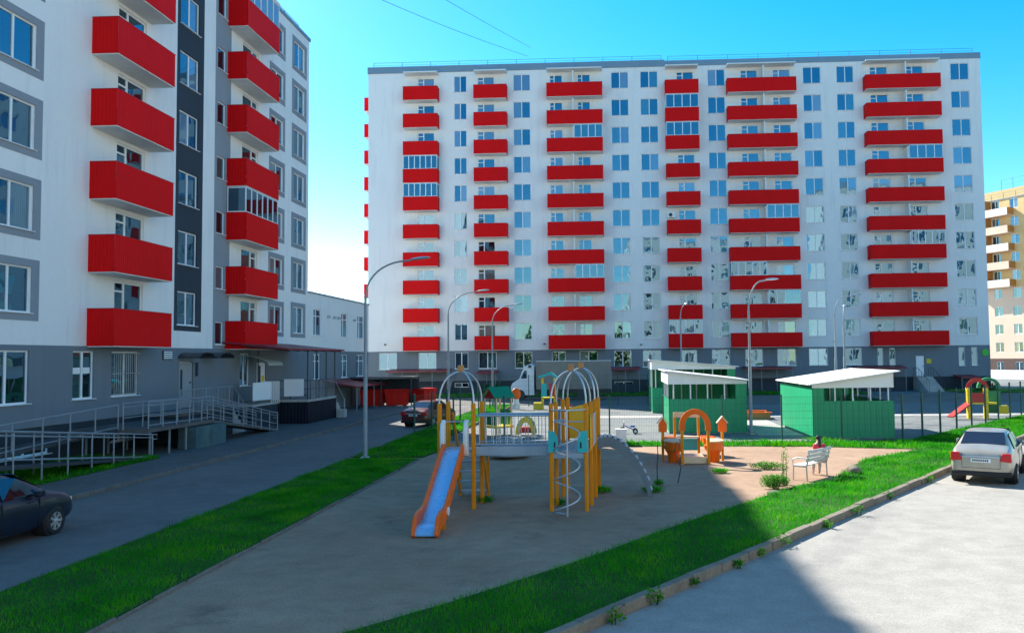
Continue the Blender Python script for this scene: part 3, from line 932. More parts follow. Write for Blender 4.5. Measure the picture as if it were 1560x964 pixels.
po = tframe('shop_terrace', 'dark navy clad terrace with dark red roof on thin posts', 'terrace')
MB().box(47.35, 52.3, Y(-17.87), -.06, 1.36, 1.5).build('deck', T['concrete'], po)
cl = M('navy profiled cladding', (.008, .012, .022), .5, spec=.15, var=.15)
sk = link('cladding', ribbed(4.9, 1.4, .2, .02).mesh('cladding'), cl, po)
sk.location = (49.82, Y(-17.87), -.04)
sk2 = link('cladding', ribbed(3.2, 1.4, .2, .02).mesh('cladding'), cl, po)
sk2.location = (47.35, Y(-17.87) + 1.62, -.04); sk2.rotation_euler = (0, 0, -math.pi / 2)
MB().prism([(-.006, 4.86), (-.006, 4.78), (Y(-17.55), 4.36), (Y(-17.55), 4.46)], 'x', 47.4 - 3.9 + .1, 52.9).build('roof', T['canopy'], po)
mb = MB()
for i in range(7):
    x = 44 + i * 1.42
    mb.bar((x, -.05, 4.72), (x, Y(-17.62), 4.33), .05, .08)
mb.build('rafter', T['darksteel'], po)
for x in (47.5, 48.9, 50.6, 52.2):
    MB().tube([(x, Y(-17.95), 1.5), (x, Y(-17.95), 4.38)], .04, 6).build('roof_post', T['darksteel'], po)
MB().tube([(47.45, Y(-20.9), 1.5), (47.45, Y(-20.9), 4.7)], .04, 6).build('roof_post', T['darksteel'], po)
railing(po, [(47.45, Y(-20.4), 2.6), (47.45, Y(-17.93), 2.6), (52.2, Y(-17.93), 2.6)], 6, 1.1, mat='darksteel', mids=(.45,))
mb = MB()
for i in range(30):
    x = 47.6 + i * .155
    mb.box(x, x + .016, Y(-17.93) - .008, Y(-17.93) + .008, 1.5, 2.6)
mb.build('baluster_infill', T['zinc'], po)
MB().box(47.36, 47.42, Y(-19.3), Y(-18.15), 1.7, 2.7).build('white_panel', T['pvc'], po)
for i in range(6):
    MB().box(52.3 + .32 * i, 52.3 + .32 * (i + 1), Y(-17.95), Y(-19.2), -.1, 1.25 - .22 * i).build('step', T['concrete'], po)
for yy in (Y(-17.98),):
    MB().tube([(52.3, yy, 2.5), (54.2, yy, 1.15)], .03, 6).build('stair_rail', T['zinc'], po)
    MB().tube([(54.2, yy, .05), (54.2, yy, 1.15)], .03, 6).build('stair_rail', T['zinc'], po)
tag(MB().prism([(-.24, .1), (.24, .1), (.27, .62), (-.27, .62)], 'x', -.25, .25).build('litter_bin', T['concrete'], loc=(-17.45, 52.1, .02)), 'pale concrete litter bin at the corner of the navy terrace', 'bin')

# ------------------------------------------------------------------ red waste containers under their shelter
contm = M('red container paint', (.62, .012, .006), .5, spec=.2, var=.12, stain=(.4, .02, .01))
def container(loc, rz, label):
    c = thing('waste_container', label, 'container', loc, rz, 'red waste containers')
    MB().prism([(-.78, .12), (.78, .12), (.92, 1.28), (-.92, 1.28)], 'y', -.55, .55).build('body', contm, c, bevel=.03)
    MB().prism([(-.96, 1.285), (.96, 1.285), (.8, 1.42), (-.8, 1.42)], 'y', -.6, .6).build('lid', contm, c, bevel=.02)
    for x in (-.6, .6):
        MB().box(x - .05, x + .05, -.5, .5, 0.0, .13).build('foot', T['darksteel'], c)
    for x in (-.3, .3):
        MB().box(x - .03, x + .03, -.62, -.58, .2, 1.25).build('rib', contm, c)
    return c
container((-19.3, 65.2, 0), 0, 'red waste container under the dark shelter, next to the annex wall')
container((-17.35, 65.3, 0), .05, 'red waste container under the dark shelter, beside the open road')
container((-15.4, 66.4, 0), 1.2, 'red waste container standing turned outside the shelter')
sh = thing('bin_shelter', 'dark open shelter with flat roof over the red containers', 'shelter', (-18.3, 65.6, 0))
MB().box(-2.6, 2.4, -1.3, 1.4, 2.3, 2.4).build('roof', T['darksteel'], sh)
for x in (-2.5, -.1, 2.3):
    for y_ in (-1.2, 1.3):
        MB().box(x - .04, x + .04, y_ - .04, y_ + .04, 0, 2.3).build('post', T['darksteel'], sh)
MB().box(-2.45, 2.25, 1.24, 1.27, .2, 2.2).build('back_panel', T['base'], sh)

# ------------------------------------------------------------------ street lamps
def lamp(loc, rz, label, h=6.2, reach=1.6, rise=1.35, group=None):
    L_ = thing('street_lamp', label, 'street lamp', loc, rz, 'street lamps with curved arms')
    MB().tube([(0, 0, 0), (0, 0, 3.6), (0, 0, 3.62), (0, 0, h)], [.085, .08, .058, .05], 10).build('pole', T['steel'], L_, True)
    pts = []
    for i in range(11):
        a = math.pi / 2 * i / 10
        pts.append((reach * (1 - math.cos(a)), 0, h + rise * math.sin(a)))
    pts.append((reach + .25, 0, h + rise + .05))
    MB().tube(pts, .035, 8).build('arm', T['steel'], L_, True)
    x0 = reach + .2
    mb = MB()
    prof = [(0, .04, .05), (.15, .09, .07), (.4, .13, .08), (.62, .12, .06), (.72, .05, .03)]
    rings = []
    for dx, hw, hh in prof:
        rings.append([(x0 + dx, hw * math.cos(a), h + rise + .05 + dx * .09 + hh * (math.sin(a) if math.sin(a) > 0 else .45 * math.sin(a))) for a in [2 * math.pi * q / 12 for q in range(12)]])
    for r_ in rings: mb.v += r_
    for i in range(len(rings) - 1):
        for q in range(12):
            a, b = i * 12 + q, i * 12 + (q + 1) % 12
            mb.f.append((a, b, b + 12, a + 12))
    mb.f += [tuple(range(12)), tuple(range(48, 60))]
    mb.build('lamp_head', T['zinc'], L_, True)
    MB().box(-.14, .14, -.14, .14, 0, .04).build('base_plate', T['zinc'], L_)
    return L_
lamp((-9.55, 31.25, .04), 0, 'tall street lamp beside the footpath across the left grass strip', 6.2)
lamp((-10.2, 50.4, .0), 0, 'street lamp behind the dark red parked car', 6.55, 1.65)
lamp((-9.4, 63.6, .0), 0, 'street lamp standing behind the green roofed playhouse', 6.6, 1.5, 1.3)
lamp((6.62, 40.15, 0), R(25), 'street lamp in front of the central green shed', 6.0, .85, 1.45)
lamp((13.4, 48.2, 0), R(70), 'street lamp rising behind the right green shed, arm short', 5.7, .7, .9)
lamp((12.55, 46.9, 0), R(20), 'street lamp rising behind the right green shed, arm curving over its roof', 6.1, .9, 1.0)
lamp((4.95, 60, 0), R(-80), 'thin street lamp between the two white roofed sheds, arm towards the playground', 6.6, .9, .8)

# ------------------------------------------------------------------ green mesh fence round the yard
fg = M('green coated wire', (.008, .075, .055), .45, var=.1)
fr_ = thing('mesh_fence', 'dark green welded mesh fence around the kindergarten yard', 'fence', (0, 0, 0))
def fence_run(parent, pts, step=2.5, h=2.0):
    for a, b in zip(pts[:-1], pts[1:]):
        a, b = Vector(a), Vector(b)
        n = max(1, int(round((b - a).length / step)))
        L = (b - a).length / n
        ang = math.atan2((b - a).y, (b - a).x)
        Lr = round(L, 3)
        def panel():
            mb = MB()
            nv = int(L / .075)
            for i in range(1, nv):
                x = L * i / nv
                mb.add([(x - .0025, 0, .08), (x + .0025, 0, .08), (x + .0025, 0, h - .02), (x - .0025, 0, h - .02)], [(0, 1, 2, 3)])
            for j in range(7):
                z = .1 + (h - .15) * j / 6
                for yy in (-.006,):
                    mb.add([(0, yy, z - .004), (L, yy, z - .004), (L, yy, z + .004), (0, yy, z + .004)], [(0, 1, 2, 3)])
            return mb
        pm = cached(('mesh_panel', Lr, h), panel, fg)
        po_ = cached(('post', 'fence', h), lambda: MB().box(-.03, .03, -.04, .04, -.1, h + .06), fg)
        for i in range(n):
            p = a + (b - a) * i / n
            o = link('post', po_, None, parent); o.location = (p.x, p.y, 0); o.rotation_euler = (0, 0, ang)
            o = link('mesh_panel', pm, None, parent); o.location = (p.x, p.y, 0); o.rotation_euler = (0, 0, ang)
    o = link('post', po_, None, parent); o.location = (b.x, b.y, 0)
fence_run(fr_, [(-9.0, 62), (-9.0, 52), (-10.0, 40.9), (-7.5, 38.2), (-.2, 37.15), (2.2, 36.85), (12.6, 36.6), (24.8, 51.3), (30, 57.6)])
fr2 = thing('mesh_fence', 'taller green mesh fence between the yard and the service road', 'fence', (0, 0, 0))
fence_run(fr2, [(-9.0, 64.4), (5.0, 64.4)], 2.5, 2.4)

# ------------------------------------------------------------------ green sheds (kindergarten verandas)
gw_ = M('green painted sheet', (.002, .29, .125), .45, var=.06, s2=12)
wr_ = M('white roof sheet', (.78, .78, .77), .5, var=.04, stain=(.6, .6, .58))
def shed(loc, W, D, zl, zr, label, open_side):
    """front faces -y; roof height zl at the left, zr at the right edge"""
    s_ = thing('garden_shed', label, 'shed', loc, 0, 'green sheds with white roofs')
    zlow = min(zl, zr) - .12
    def side(x, full, nm):
        o = link(nm, ribbed(D, zlow if full else 1.65, .25, .012).mesh(nm), gw_, s_)
        o.location = (x, D / 2, 0)
        o.rotation_euler = (0, 0, -math.pi / 2 if x < W / 2 else math.pi / 2)
    side(.02, open_side != 'left', 'side_wall')
    side(W - .02, open_side != 'right', 'side_wall')
    f = link('front_wall', ribbed(W - .02, 1.68, .25, .012).mesh('front_wall'), gw_, s_); f.location = (W / 2, 0, 0)
    q = .55
    xa, xb = (0.012, q) if open_side == 'right' else (W - q, W - .012)
    f = link('corner_wall', ribbed(round(xb - xa, 3), zlow - 1.685, .25, .012).mesh('corner_wall'), gw_, s_); f.location = ((xa + xb) / 2, 0, 1.685)
    f = link('back_wall', ribbed(W - .02, zlow, .25, .012).mesh('back_wall'), gw_, s_); f.location = (W / 2, D - .03, 0)
    n = 4
    for i in range(n + 1):
        x = .25 + (W - .5) * i / n
        MB().box(x - .03, x + .03, .03, .09, 0.02, zlow).build('post', wr_, s_)
        MB().box(x - .03, x + .03, D - .12, D - .06, 0.02, zlow).build('post', wr_, s_)
    for y_ in (D * .25, D * .5, D * .75):
        x = .06 if open_side == 'left' else W - .06
        MB().box(x - .03, x + .03, y_ - .03, y_ + .03, 0.02, zlow).build('post', wr_, s_)
    ov = .18
    MB().prism([(-ov, zl), (W + ov, zr), (W + ov, zr + .05), (-ov, zl + .05)], 'y', -.35, D + .2).build('roof', wr_, s_)
    lo = zlow - .02
    MB().prism([(0, lo), (W, lo), (W, zr - .003), (0, zl - .003)], 'y', -.06, -.03).build('gable_board', wr_, s_)
    xs = 0 if zl > zr else W
    MB().box(xs - .035, xs - .0, -.06, D, lo, max(zl, zr) - .01).build('side_board', wr_, s_)
    MB().box(.0, W, .0, D, -.01, .02).build('floor', T['concrete'], s_)
    return s_
shed((9.05, 38.0, 0), 3.7, 7.2, 2.42, 3.0, 'green shed with white roof rising to the right, behind the bench', 'right')
shed((2.72, 40.9, 0), 3.85, 5.5, 3.05, 2.55, 'green shed with white roof falling to the right, behind the orange arch', 'left')
shed((2.6, 55.6, 0), 5.6, 5.5, 3.55, 3.05, 'green shed with white roof set back behind the lamp and nearer shed', 'left')

# ------------------------------------------------------------------ lorry on the service road
tr = thing('lorry', 'white cabbed lorry with long grey box trailer parked before the long block', 'lorry', (-8.2, 73.2, 0))
tg_ = M('grey trailer tarpaulin', (.25, .23, .195), .6, var=.08, s1=.6, stain=(.1, .1, .1))
MB().box(1.3, 8.0, 0, 2.5, .95, 3.45).build('box', tg_, tr, bevel=.04)
MB().box(1.28, 8.02, -.02, 2.52, 3.452, 3.5).build('roof_edge', T['pvc'], tr)
MB().box(1.2, 7.9, .3, 2.2, .6, .94).build('chassis', T['darksteel'], tr)
MB().prism([(-.95, .45), (1.1, .45), (1.1, 3.05), (.75, 3.25), (.2, 3.0), (-.25, 1.9), (-.85, 1.55), (-1.0, 1.2)], 'y', .1, 2.4).build('cab', T['pvc'], tr, bevel=.06)
MB().prism([(-.1, 1.95), (.45, 1.95), (.45, 2.65), (.2, 2.65)], 'y', .085, .1).build('side_window', T['dglass'], tr)
MB().prism([(-.245, 1.95), (.17, 2.9), (.15, 2.93), (-.27, 1.97)], 'y', .25, 2.25).build('windscreen', T['dglass'], tr)
MB().box(.6, .85, -.02, .1, 2.9, 3.15).build('mirror', T['darksteel'], tr)
for x in (-.2, 5.4, 6.5):
    for y_ in (.05, 2.15):
        wv_ = MB().tube([(x, y_, .48), (x, y_ + .3, .48)], .48, 20).build('wheel', T['darksteel'], tr, True)

# ------------------------------------------------------------------ far yellow brick block on the right
YB = thing('apartment_building', 'sunlit yellow and beige brick block with brown base beyond the long block', 'apartment block', (57.6, 134.5, 0), R(-62))
ybr = M('yellow brick', (.62, .44, .20), .85, var=.06, s1=.4, s2=9)
ypk = M('beige brick', (.66, .50, .38), .85, var=.05, s1=.4, s2=9)
ybn = M('brown brick', (.10, .06, .05), .85, var=.1)
yor = M('orange balcony board', (.50, .20, .04), .7, var=.1)
YW = 20
yh = []
for f in range(9):
    for i in range(6):
        x = 1.2 + i * 3.2
        yh.append((x, x + 1.4, 3.9 + f * 2.75, 5.4 + f * 2.75))
wall('wall', 0, YW, 2.9, 13.8, yh, ypk, YB)
wall('wall', 0, YW, 13.8, 27.5, yh, ybr, YB)
wall('base_wall', 0, YW, -.2, 2.9, [(1.2 + i * 3.2, 2.5 + i * 3.2, 1.1, 2.4) for i in range(6)], ybn, YB, -.03)
MB().box(0, YW, .17, 14, -.2, 27.5).build('building_core', ybr, YB)
for f in range(9):
    for i in range(6):
        x = 1.2 + i * 3.2
        window(YB, x, x + 1.4, 3.9 + f * 2.75, 5.4 + f * 2.75, sill=False)
for i in range(6): window(YB, 1.2 + i * 3.2, 2.5 + i * 3.2, 1.1, 2.4, y=-.03, sill=False)
for f in range(5):
    z = 13.9 + f * 2.75
    bo = MB().box(.3, 8.2, -1.5, -.003, z - .12, z).build('balcony', ypk, YB)
    MB().box(.3, 8.2, -1.5, -1.38, z, z + 1.05).build('front_panel', ypk if f % 2 else T['white'], bo)
    MB().box(8.06, 8.2, -1.37, -.01, z, z + 1.05).build('side_panel', yor, bo)
    MB().box(4.2, 4.3, -1.36, -.01, z, z + 2.6).build('divider', yor, bo)
    if f in (4, 2):
        g = MB().box(.4, 4.1, -1.44, -1.4, z + 1.06, z + 2.5).build('glazing', T['dglass'], bo)
        for i in range(5): MB().box(.4 + i * .9, .46 + i * .9, -1.47, -1.445, z + 1.06, z + 2.5).build('glazing_bar', T['pvc'], bo)
MB().box(1.5, YW, 1.5, 13, 27.5, 29.3).build('attic', ybr, YB)
MB().box(-.1, YW, -.1, 14, 27.5, 27.62).build('parapet', T['coping'], YB)
roof_rail(YB, .2, 19, 27.62, .2, .9, 2)
roof_rail(YB, 5, 19, 29.3, 1.8, 1.6, 2)
MB().box(-1, 22, -7, -6.8, 0, 1.3).build('yard_wall', T['slab'], YB)

# ------------------------------------------------------------------ the block behind the viewer (seen in the panes of the long block)
T['slabdull'] = M('pale rendered wall', (.46, .45, .43), .85, var=.1, s1=.15)
def mirrored_block(label, loc, W_, floors):
    OB = thing('apartment_building', label, 'apartment block', loc, math.pi)
    H_ = 3 * floors + 2.5
    nw = int(W_ / 4.4)
    oh = [(2.2 + i * 4.4, 4.1 + i * 4.4, 2.6 + 3 * f, 4.4 + 3 * f) for f in range(floors) for i in range(nw)]
    wall('wall', 0, W_, 0, H_, oh, T['slabdull'], OB)
    MB().box(0, W_, .17, 14, -.2, H_).build('building_core', T['white'], OB)
    MB().box(-.1, W_ + .1, -.1, 14.1, H_, H_ + .5).build('parapet', T['coping'], OB)
    for a_, b_, c_, d_ in oh: window(OB, a_, b_, c_, d_, sill=False)
mirrored_block('pale apartment block facing the long block, seen mirrored in its middle windows', (38, -9, 0), 33.4, 9)
mirrored_block('taller pale apartment block, seen mirrored in the right windows of the long block', (79, 4, 0), 35.2, 12)
# wood added far behind the viewer to darken the sky glare in low windows
V_ = []; F_ = []
for i in range(9000):
    x = random.uniform(-150, 10); z = random.betavariate(1.2, 1.4) * (9 + 3 * math.sin(x * .21) + 2 * math.sin(x * .53)); y = -62 + random.uniform(-4, 4)
    a = Vector((random.uniform(-1, 1), random.uniform(-1, 1), random.uniform(-1, 1))).normalized(); b = a.orthogonal().normalized()
    s_ = random.uniform(.5, 1.0); p = Vector((x, y, z)); o = len(V_)
    V_ += [tuple(p - a * s_), tuple(p + b * s_ * .5), tuple(p + a * s_), tuple(p - b * s_ * .5)]; F_.append((o, o + 1, o + 2, o + 3))
m_ = bpy.data.meshes.new('added_wood'); m_.from_pydata(V_, [], F_)
tag(link('added_wood', m_, T['shrub']), 'dark leafy wood put out of view to dull the sky mirrored in low windows', 'added_wood', kind='stuff')

# ------------------------------------------------------------------ cables high up
for p, q, lb in [((-21.4, 40.6, 27.0), (-9.2, 91, 37.9), 'lower thin cable'), ((-21.4, 27.5, 26.9), (-8.9, 91, 38.9), 'upper thin cable')]:
    p, q = Vector(p), Vector(q)
    pts = [p.lerp(q, t / 12) + Vector((0, 0, -.5 * math.sin(math.pi * t / 12))) for t in range(13)]
    tag(MB().tube(pts, .02, 5).build('cable', T['darksteel']), lb + ' strung across the sky to the roof of the long block', 'cable')
# ------------------------------------------------------------------ the large play structure
ow = M('orange stained timber', (.70, .235, .006), .5, spec=.2, var=.12, s1=2, s2=20, stretch=(6, 6, .6))
orp = M('orange plastic', (.82, .13, .002), .4, spec=.3, var=.05)
grp = M('grey coated board', (.30, .35, .40), .45, var=.1)
yel = M('yellow plywood', (.78, .42, .012), .4, var=.06)
teal = M('turquoise plywood', (.02, .42, .42), .4, var=.06)
wht = M('white moulded guard', (.72, .72, .70), .45, var=.08, stain=(.5, .5, .48))
bluesl = M('polished slide sheet', (.26, .50, .74), .3, metal=.3, var=.03, s1=1.5, s2=4)
brownm = M('brown finial', (.45, .20, .06), .6, var=.1)
netm = M('blue climbing net', (.06, .18, .30), .6, var=.1)
lad = M('blue grey ladder board', (.13, .175, .21), .5, var=.1)
blk = M('black rubber', (.012, .012, .013), .7, var=.2)

PS = thing('play_structure', 'timber play structure with orange slide, bridge, spiral pole and arched ladder', 'play structure', (-2.5, 21, 0))
px_, py_ = 2.5, -21
def L3(x, y, z): return (x + px_, y + py_, z)
def post(x, y, h, m=ow, wd=.105):
    MB().box(x + px_ - wd / 2, x + px_ + wd / 2, y + py_ - wd / 2, y + py_ + wd / 2, -.2, h).build('post', m, PS, bevel=.02)
DK = 1.47
sqA = [(-4.44, 20.8), (-3.57, 20.8), (-4.40, 21.72), (-3.50, 21.72)]
sqB = [(-1.57, 20.5), (-.70, 20.5), (-1.50, 21.3), (-.60, 21.3)]
sqC = [(-1.40, 22.6), (-.52, 22.5), (-1.32, 23.5), (-.44, 23.35)]
for sq in (sqA, sqB, sqC):
    for x, y in sq: post(x, y, 2.66)
def dome(sq, top=3.46):
    cx = sum(p[0] for p in sq) / 4; cy = sum(p[1] for p in sq) / 4
    for a, b in ((sq[0], sq[3]), (sq[1], sq[2])):
        pts = []
        for i in range(17):
            t = math.pi * i / 16
            f = -math.cos(t)
            x = cx + (b[0] - a[0]) / 2 * f; y = cy + (b[1] - a[1]) / 2 * f
            pts.append(L3(x, y, 2.6 + (top - 2.6) * math.sin(t) ** .8))
        MB().tube(pts, .024, 8).build('dome_hoop', T['zinc'], PS, True)
    MB().prism([(-.06, top - .02), (.06, top - .02), (.085, top + .05), (.07, top + .17), (-.07, top + .17), (-.085, top + .05)], 'y', cy + py_ - .07, cy + py_ + .07).build('finial', brownm, PS, bevel=.015, loc=(cx + px_, 0, 0))
dome(sqA); dome(sqB); dome(sqC, 3.5)
def deck(x0, x1, y0, y1, n):
    for i in range(n):
        a = x0 + (x1 - x0) * i / n
        MB().box(a + px_ + .006, a + px_ + (x1 - x0) / n - .006, y0 + py_, y1 + py_, DK - .04, DK).build('deck_board', grp, PS)
deck(-4.4, -3.5, 20.86, 21.66, 6)
deck(-1.5, -.62, 20.56, 23.3, 6)
deck(-3.5, -1.53, 20.9, 21.5, 14)
MB().box(-3.51 + px_, -1.63 + px_, 20.80 + py_, 20.84 + py_, 1.34, 1.56).build('bridge_beam', grp, PS)
MB().box(-3.51 + px_, -1.56 + px_, 21.52 + py_, 21.56 + py_, 1.34, 1.56).build('bridge_beam', grp, PS)
for x0, x1, y0 in ((-1.52, -.74, 20.5), (-1.46, -.56, 23.36), (-4.39, -3.62, 20.8), (-4.35, -3.55, 21.72)):
    MB().box(x0 + px_, x1 + px_, y0 + py_ - .02, y0 + py_ + .02, 1.3, 1.428).build('deck_beam', grp, PS)
for yb, dx in ((20.82, 0), (21.54, .03)):                           # bridge railings
    MB().tube([L3(-3.52, yb, 2.34), L3(-1.6, yb, 2.34)], .026, 8).build('bridge_rail', T['zinc'], PS, True)
    MB().tube([L3(-3.52, yb, 1.62), L3(-1.6, yb, 1.62)], .016, 8).build('bridge_rail', T['zinc'], PS, True)
    for i in range(11):
        x = -3.42 + i * .177 + dx
        MB().tube([L3(x, yb, 1.62), L3(x, yb, 2.33)], .011, 6).build('baluster', T['zinc'], PS, True)
# slide
SX0, SX1 = -4.26, -3.84
def ang(y): return 0
prof = [(20.75, 1.50), (20.45, 1.47), (20.2, 1.36), (18.5, .42), (18.2, .29), (17.9, .235), (17.62, .22), (17.5, .16), (17.46, .07)]
mb = MB()
for y, z in prof:
    mb.v += [L3(SX0, y, z), L3(SX1, y, z), L3(SX0, y, z - .03), L3(SX1, y, z - .03)]
for i in range(len(prof) - 1):
    a, b = 4 * i, 4 * i + 4
    mb.f += [(a, a + 1, b + 1, b), (a + 2, b + 2, b + 3, a + 3)]
    mb.f += [(a, b, b + 2, a + 2), (a + 1, a + 3, b + 3, b + 1)]
mb.build('slide_bed', bluesl, PS, True)
side = [(20.75, 1.66), (20.5, 1.66), (18.62, .64), (18.4, .53), (18.15, .5), (17.85, .50), (17.6, .43), (17.44, .26), (17.38, .06), (17.5, .0), (17.62, .04), (17.75, .13), (18.2, .14), (18.5, .26), (20.2, 1.22), (20.5, 1.36), (20.75, 1.38)]
for x0 in (SX0 - .075, SX1 + .002):
    MB().prism([(y + py_, z) for y, z in side], 'x', x0 + px_, x0 + px_ + .073).build('slide_side', orp, PS, bevel=.012)
MB().tube([L3(SX1 + .08, 18.45, .38), L3(SX1 + .11, 18.45, .38)], .1, 14).build('slide_cap', wht, PS, True)
MB().box(SX0 + px_ - .05, SX1 + px_ + .05, 18.35 + py_, 18.42 + py_, -.1, .2).build('slide_foot', ow, PS)
for x in (-4.33, -3.74):                                              # white guards beside the slide entry
    pts = []
    for i in range(9):
        t = math.pi * i / 8
        pts.append((20.72 - .17 * math.sin(t) * (1 if i < 9 else 1) + py_, 1.36 + .89 * (1 - math.cos(t)) / 2 + .0))
    pts = [(20.8 + py_, 1.34), (20.62 + py_, 1.36), (20.52 + py_, 1.6), (20.52 + py_, 1.95), (20.6 + py_, 2.16), (20.74 + py_, 2.25), (20.8 + py_, 2.25)]
    MB().prism(pts, 'x', x + px_ - .055, x + px_ + .055).build('slide_guard', wht, PS, True, bevel=.025)
MB().tube([L3(-4.4, 20.8, 2.2), L3(-3.6, 20.8, 2.2)], .016, 6).build('guard_bar', T['zinc'], PS)
# steps at the back of the slide tower
for x in (-4.3, -3.52):
    MB().bar(L3(x, 21.8, 1.5), L3(x, 23.0, -.05), .05, .14).build('stringer', ow, PS)
    MB().bar(L3(x, 21.8, 2.35), L3(x, 22.9, .95), .045, .09).build('stair_rail', ow, PS)
    post(x, 22.85, .95, ow, .09)
for i in range(5):
    t = (i + .5) / 5
    MB().box(-4.27 + px_, -3.55 + px_, 21.8 + 1.15 * t + py_ - .09, 21.8 + 1.15 * t + py_ + .09, 1.46 - 1.5 * t, 1.5 - 1.5 * t).build('step', grp, PS)
# panels of the spiral tower
for x0, x1, rd in ((-1.64, -1.40, 1), (-.91, -.67, -1)):
    poly = []
    xa, xb = (x0, x1) if rd > 0 else (x1, x0)                        # rounded inner top corner
    poly = [(xa + px_, 1.45), (xa + px_, 1.98)]
    for i in range(6):
        t = math.pi / 2 * i / 5
        poly.append((xa + px_ + (xb - xa) * (.35 + .65 * math.sin(t)), 1.98 - .26 * (1 - math.cos(t))))
    poly.append((xb + px_, 1.45))
    MB().prism(poly, 'y', 20.425 + py_, 20.445 + py_).build('turquoise_panel', teal, PS)
    xs = (x0 + x1) / 2 + .04 * rd
    MB().box(xs + px_ - .02, xs + px_ + .02, 20.418 + py_, 20.424 + py_, 1.55, 1.7).build('grip_slot', blk, PS)
MB().prism([(20.52 + py_, 1.47), (21.26 + py_, 1.47), (21.26 + py_, 2.3), (20.9 + py_, 2.36), (20.52 + py_, 2.3)], 'x', -.60 + px_, -.58 + px_).build('yellow_panel', yel, PS)
MB().prism([(-1.27 + px_, 1.5), (-.5 + px_, 1.5), (-.5 + px_, 2.36), (-.9 + px_, 2.45), (-1.27 + px_, 2.36)], 'y', 23.42 + py_, 23.44 + py_).build('yellow_panel', yel, PS)
MB().prism([(22.55 + py_, 1.47), (23.4 + py_, 1.47), (23.4 + py_, 2.2), (22.55 + py_, 2.2)], 'x', -1.45 + px_, -1.43 + px_).build('yellow_panel', yel, PS)
mb = MB()                                                             # net side between the towers
for i in range(10):
    y = 21.35 + i * .13
    mb.tube([L3(-1.47, y, 1.5), L3(-1.47, y, 2.4)], .012, 5)
for j in range(7):
    z = 1.52 + j * .14
    mb.tube([L3(-1.47, 21.3, z), L3(-1.47, 22.6, z)], .012, 5)
mb.build('climbing_net', netm, PS)
for z in (1.5, 2.3):
    MB().tube([L3(-.56, 21.3, z), L3(-.5, 22.5, z)], .02, 6).build('side_rail', T['zinc'], PS)
for i in range(7):
    y = 21.42 + i * .16
    MB().tube([L3(-.55 + .05 * i / 7, y, 1.5), L3(-.55 + .05 * i / 7, y, 2.3)], .012, 5).build('baluster', T['zinc'], PS)
# spiral climbing pole
cxs, cys = -1.14, 19.75
MB().tube([L3(cxs, cys, -.2), L3(cxs, cys, 2.52)], .026, 10).build('spiral_pole', T['zinc'], PS, True)
pts = []
for i in range(101):
    t = i / 100
    a = math.pi * .9 + 2 * math.pi * 3.0 * t
    pts.append(L3(cxs + .31 * math.cos(a), cys + .31 * math.sin(a), .08 + 2.2 * t))
pts = [L3(cxs, cys, .06)] + pts + [L3(cxs, cys, 2.3)]
MB().tube(pts, .02, 7).build('spiral_coil', T['zinc'], PS, True)
MB().tube([L3(-1.57, 20.5, 2.5), L3(-1.5, 20.0, 2.52), L3(cxs, cys, 2.52), L3(-.78, 20.0, 2.52), L3(-.7, 20.5, 2.5)], .022, 7).build('head_bar', T['zinc'], PS, True)
MB().tube([L3(-1.57, 20.48, 2.2), L3(-.7, 20.48, 2.2)], .016, 6).build('head_bar', T['zinc'], PS, True)
# arched ladder from the rear tower
arc = [(-.46, 1.44), (-.3, 1.50), (-.1, 1.50), (.14, 1.40), (.38, 1.20), (.6, .93), (.78, .64), (.93, .32), (1.03, -.1)]
for yy in (22.62, 23.2):
    up_ = [(x + px_, z + .11) for x, z in arc]; lo_ = [(x + px_ - .06 * i / 8, z - .17) for i, (x, z) in enumerate(arc)]
    MB().prism(up_ + lo_[::-1], 'y', yy + py_ - .022, yy + py_ + .022).build('ladder_side', lad, PS)
for i in range(13):
    t = i / 12 * 7.6
    j = int(t)
    x = arc[j][0] + (arc[j + 1][0] - arc[j][0]) * (t - j); z = arc[j][1] + (arc[j + 1][1] - arc[j][1]) * (t - j)
    MB().bar(L3(x, 22.6, z + .12), L3(x, 23.22, z + .12), .085, .03, (.35, 0, 1)).build('rung', T['zinc'], PS, True)

# carousel disc behind the bridge
cr = thing('carousel', 'low grey roundabout disc with ring rail behind the bridge', 'carousel', (-4.0, 31.3, 0))
MB().lathe([(.75, .12), (.78, .16), (.78, .2), (.1, .22)], 28).build('disc', grp, cr, True)
MB().lathe([(.12, -.05), (.12, .12)], 12).build('hub', T['darksteel'], cr)
MB().tube([(.5 * math.cos(a), .5 * math.sin(a), .75) for a in [2 * math.pi * i / 24 for i in range(25)]], .02, 6).build('ring_rail', T['zinc'], cr, True)
for i in range(4):
    a = math.pi / 2 * i + .4
    MB().tube([(.5 * math.cos(a), .5 * math.sin(a), .2), (.5 * math.cos(a), .5 * math.sin(a), .75)], .018, 6).build('post', T['zinc'], cr, True)

# ------------------------------------------------------------------ orange arch playset
AR = thing('sand_playset', 'orange arch playset with counters, turquoise panel and two gabled signs', 'play structure', (2.85, 30.2, 0))
cream = M('cream plywood', (.68, .50, .30), .55, var=.1)
def abox(nm, m, x0, x1, y0, y1, z0, z1, bv=.012):
    return MB().box(x0, x1, y0, y1, z0, z1).build(nm, m, AR, bevel=bv)
aw, ah = .46, 1.32                                                    # arch radius, spring height
pts = [(-aw - .1, ah - .15)]
for i in range(17):
    t = math.pi - math.pi * i / 16
    pts.append(((aw + .1) * math.cos(t), ah + .62 * math.sin(t)))
pts += [(aw + .1, ah - .15), (aw - .1, ah - .15)]
for i in range(17):
    t = math.pi * i / 16
    pts.append(((aw - .1) * math.cos(t), ah + .43 * math.sin(t)))
pts += [(-aw + .1, ah - .15)]
MB().prism(pts, 'y', -1.05, -.98).build('arch', orp, AR)
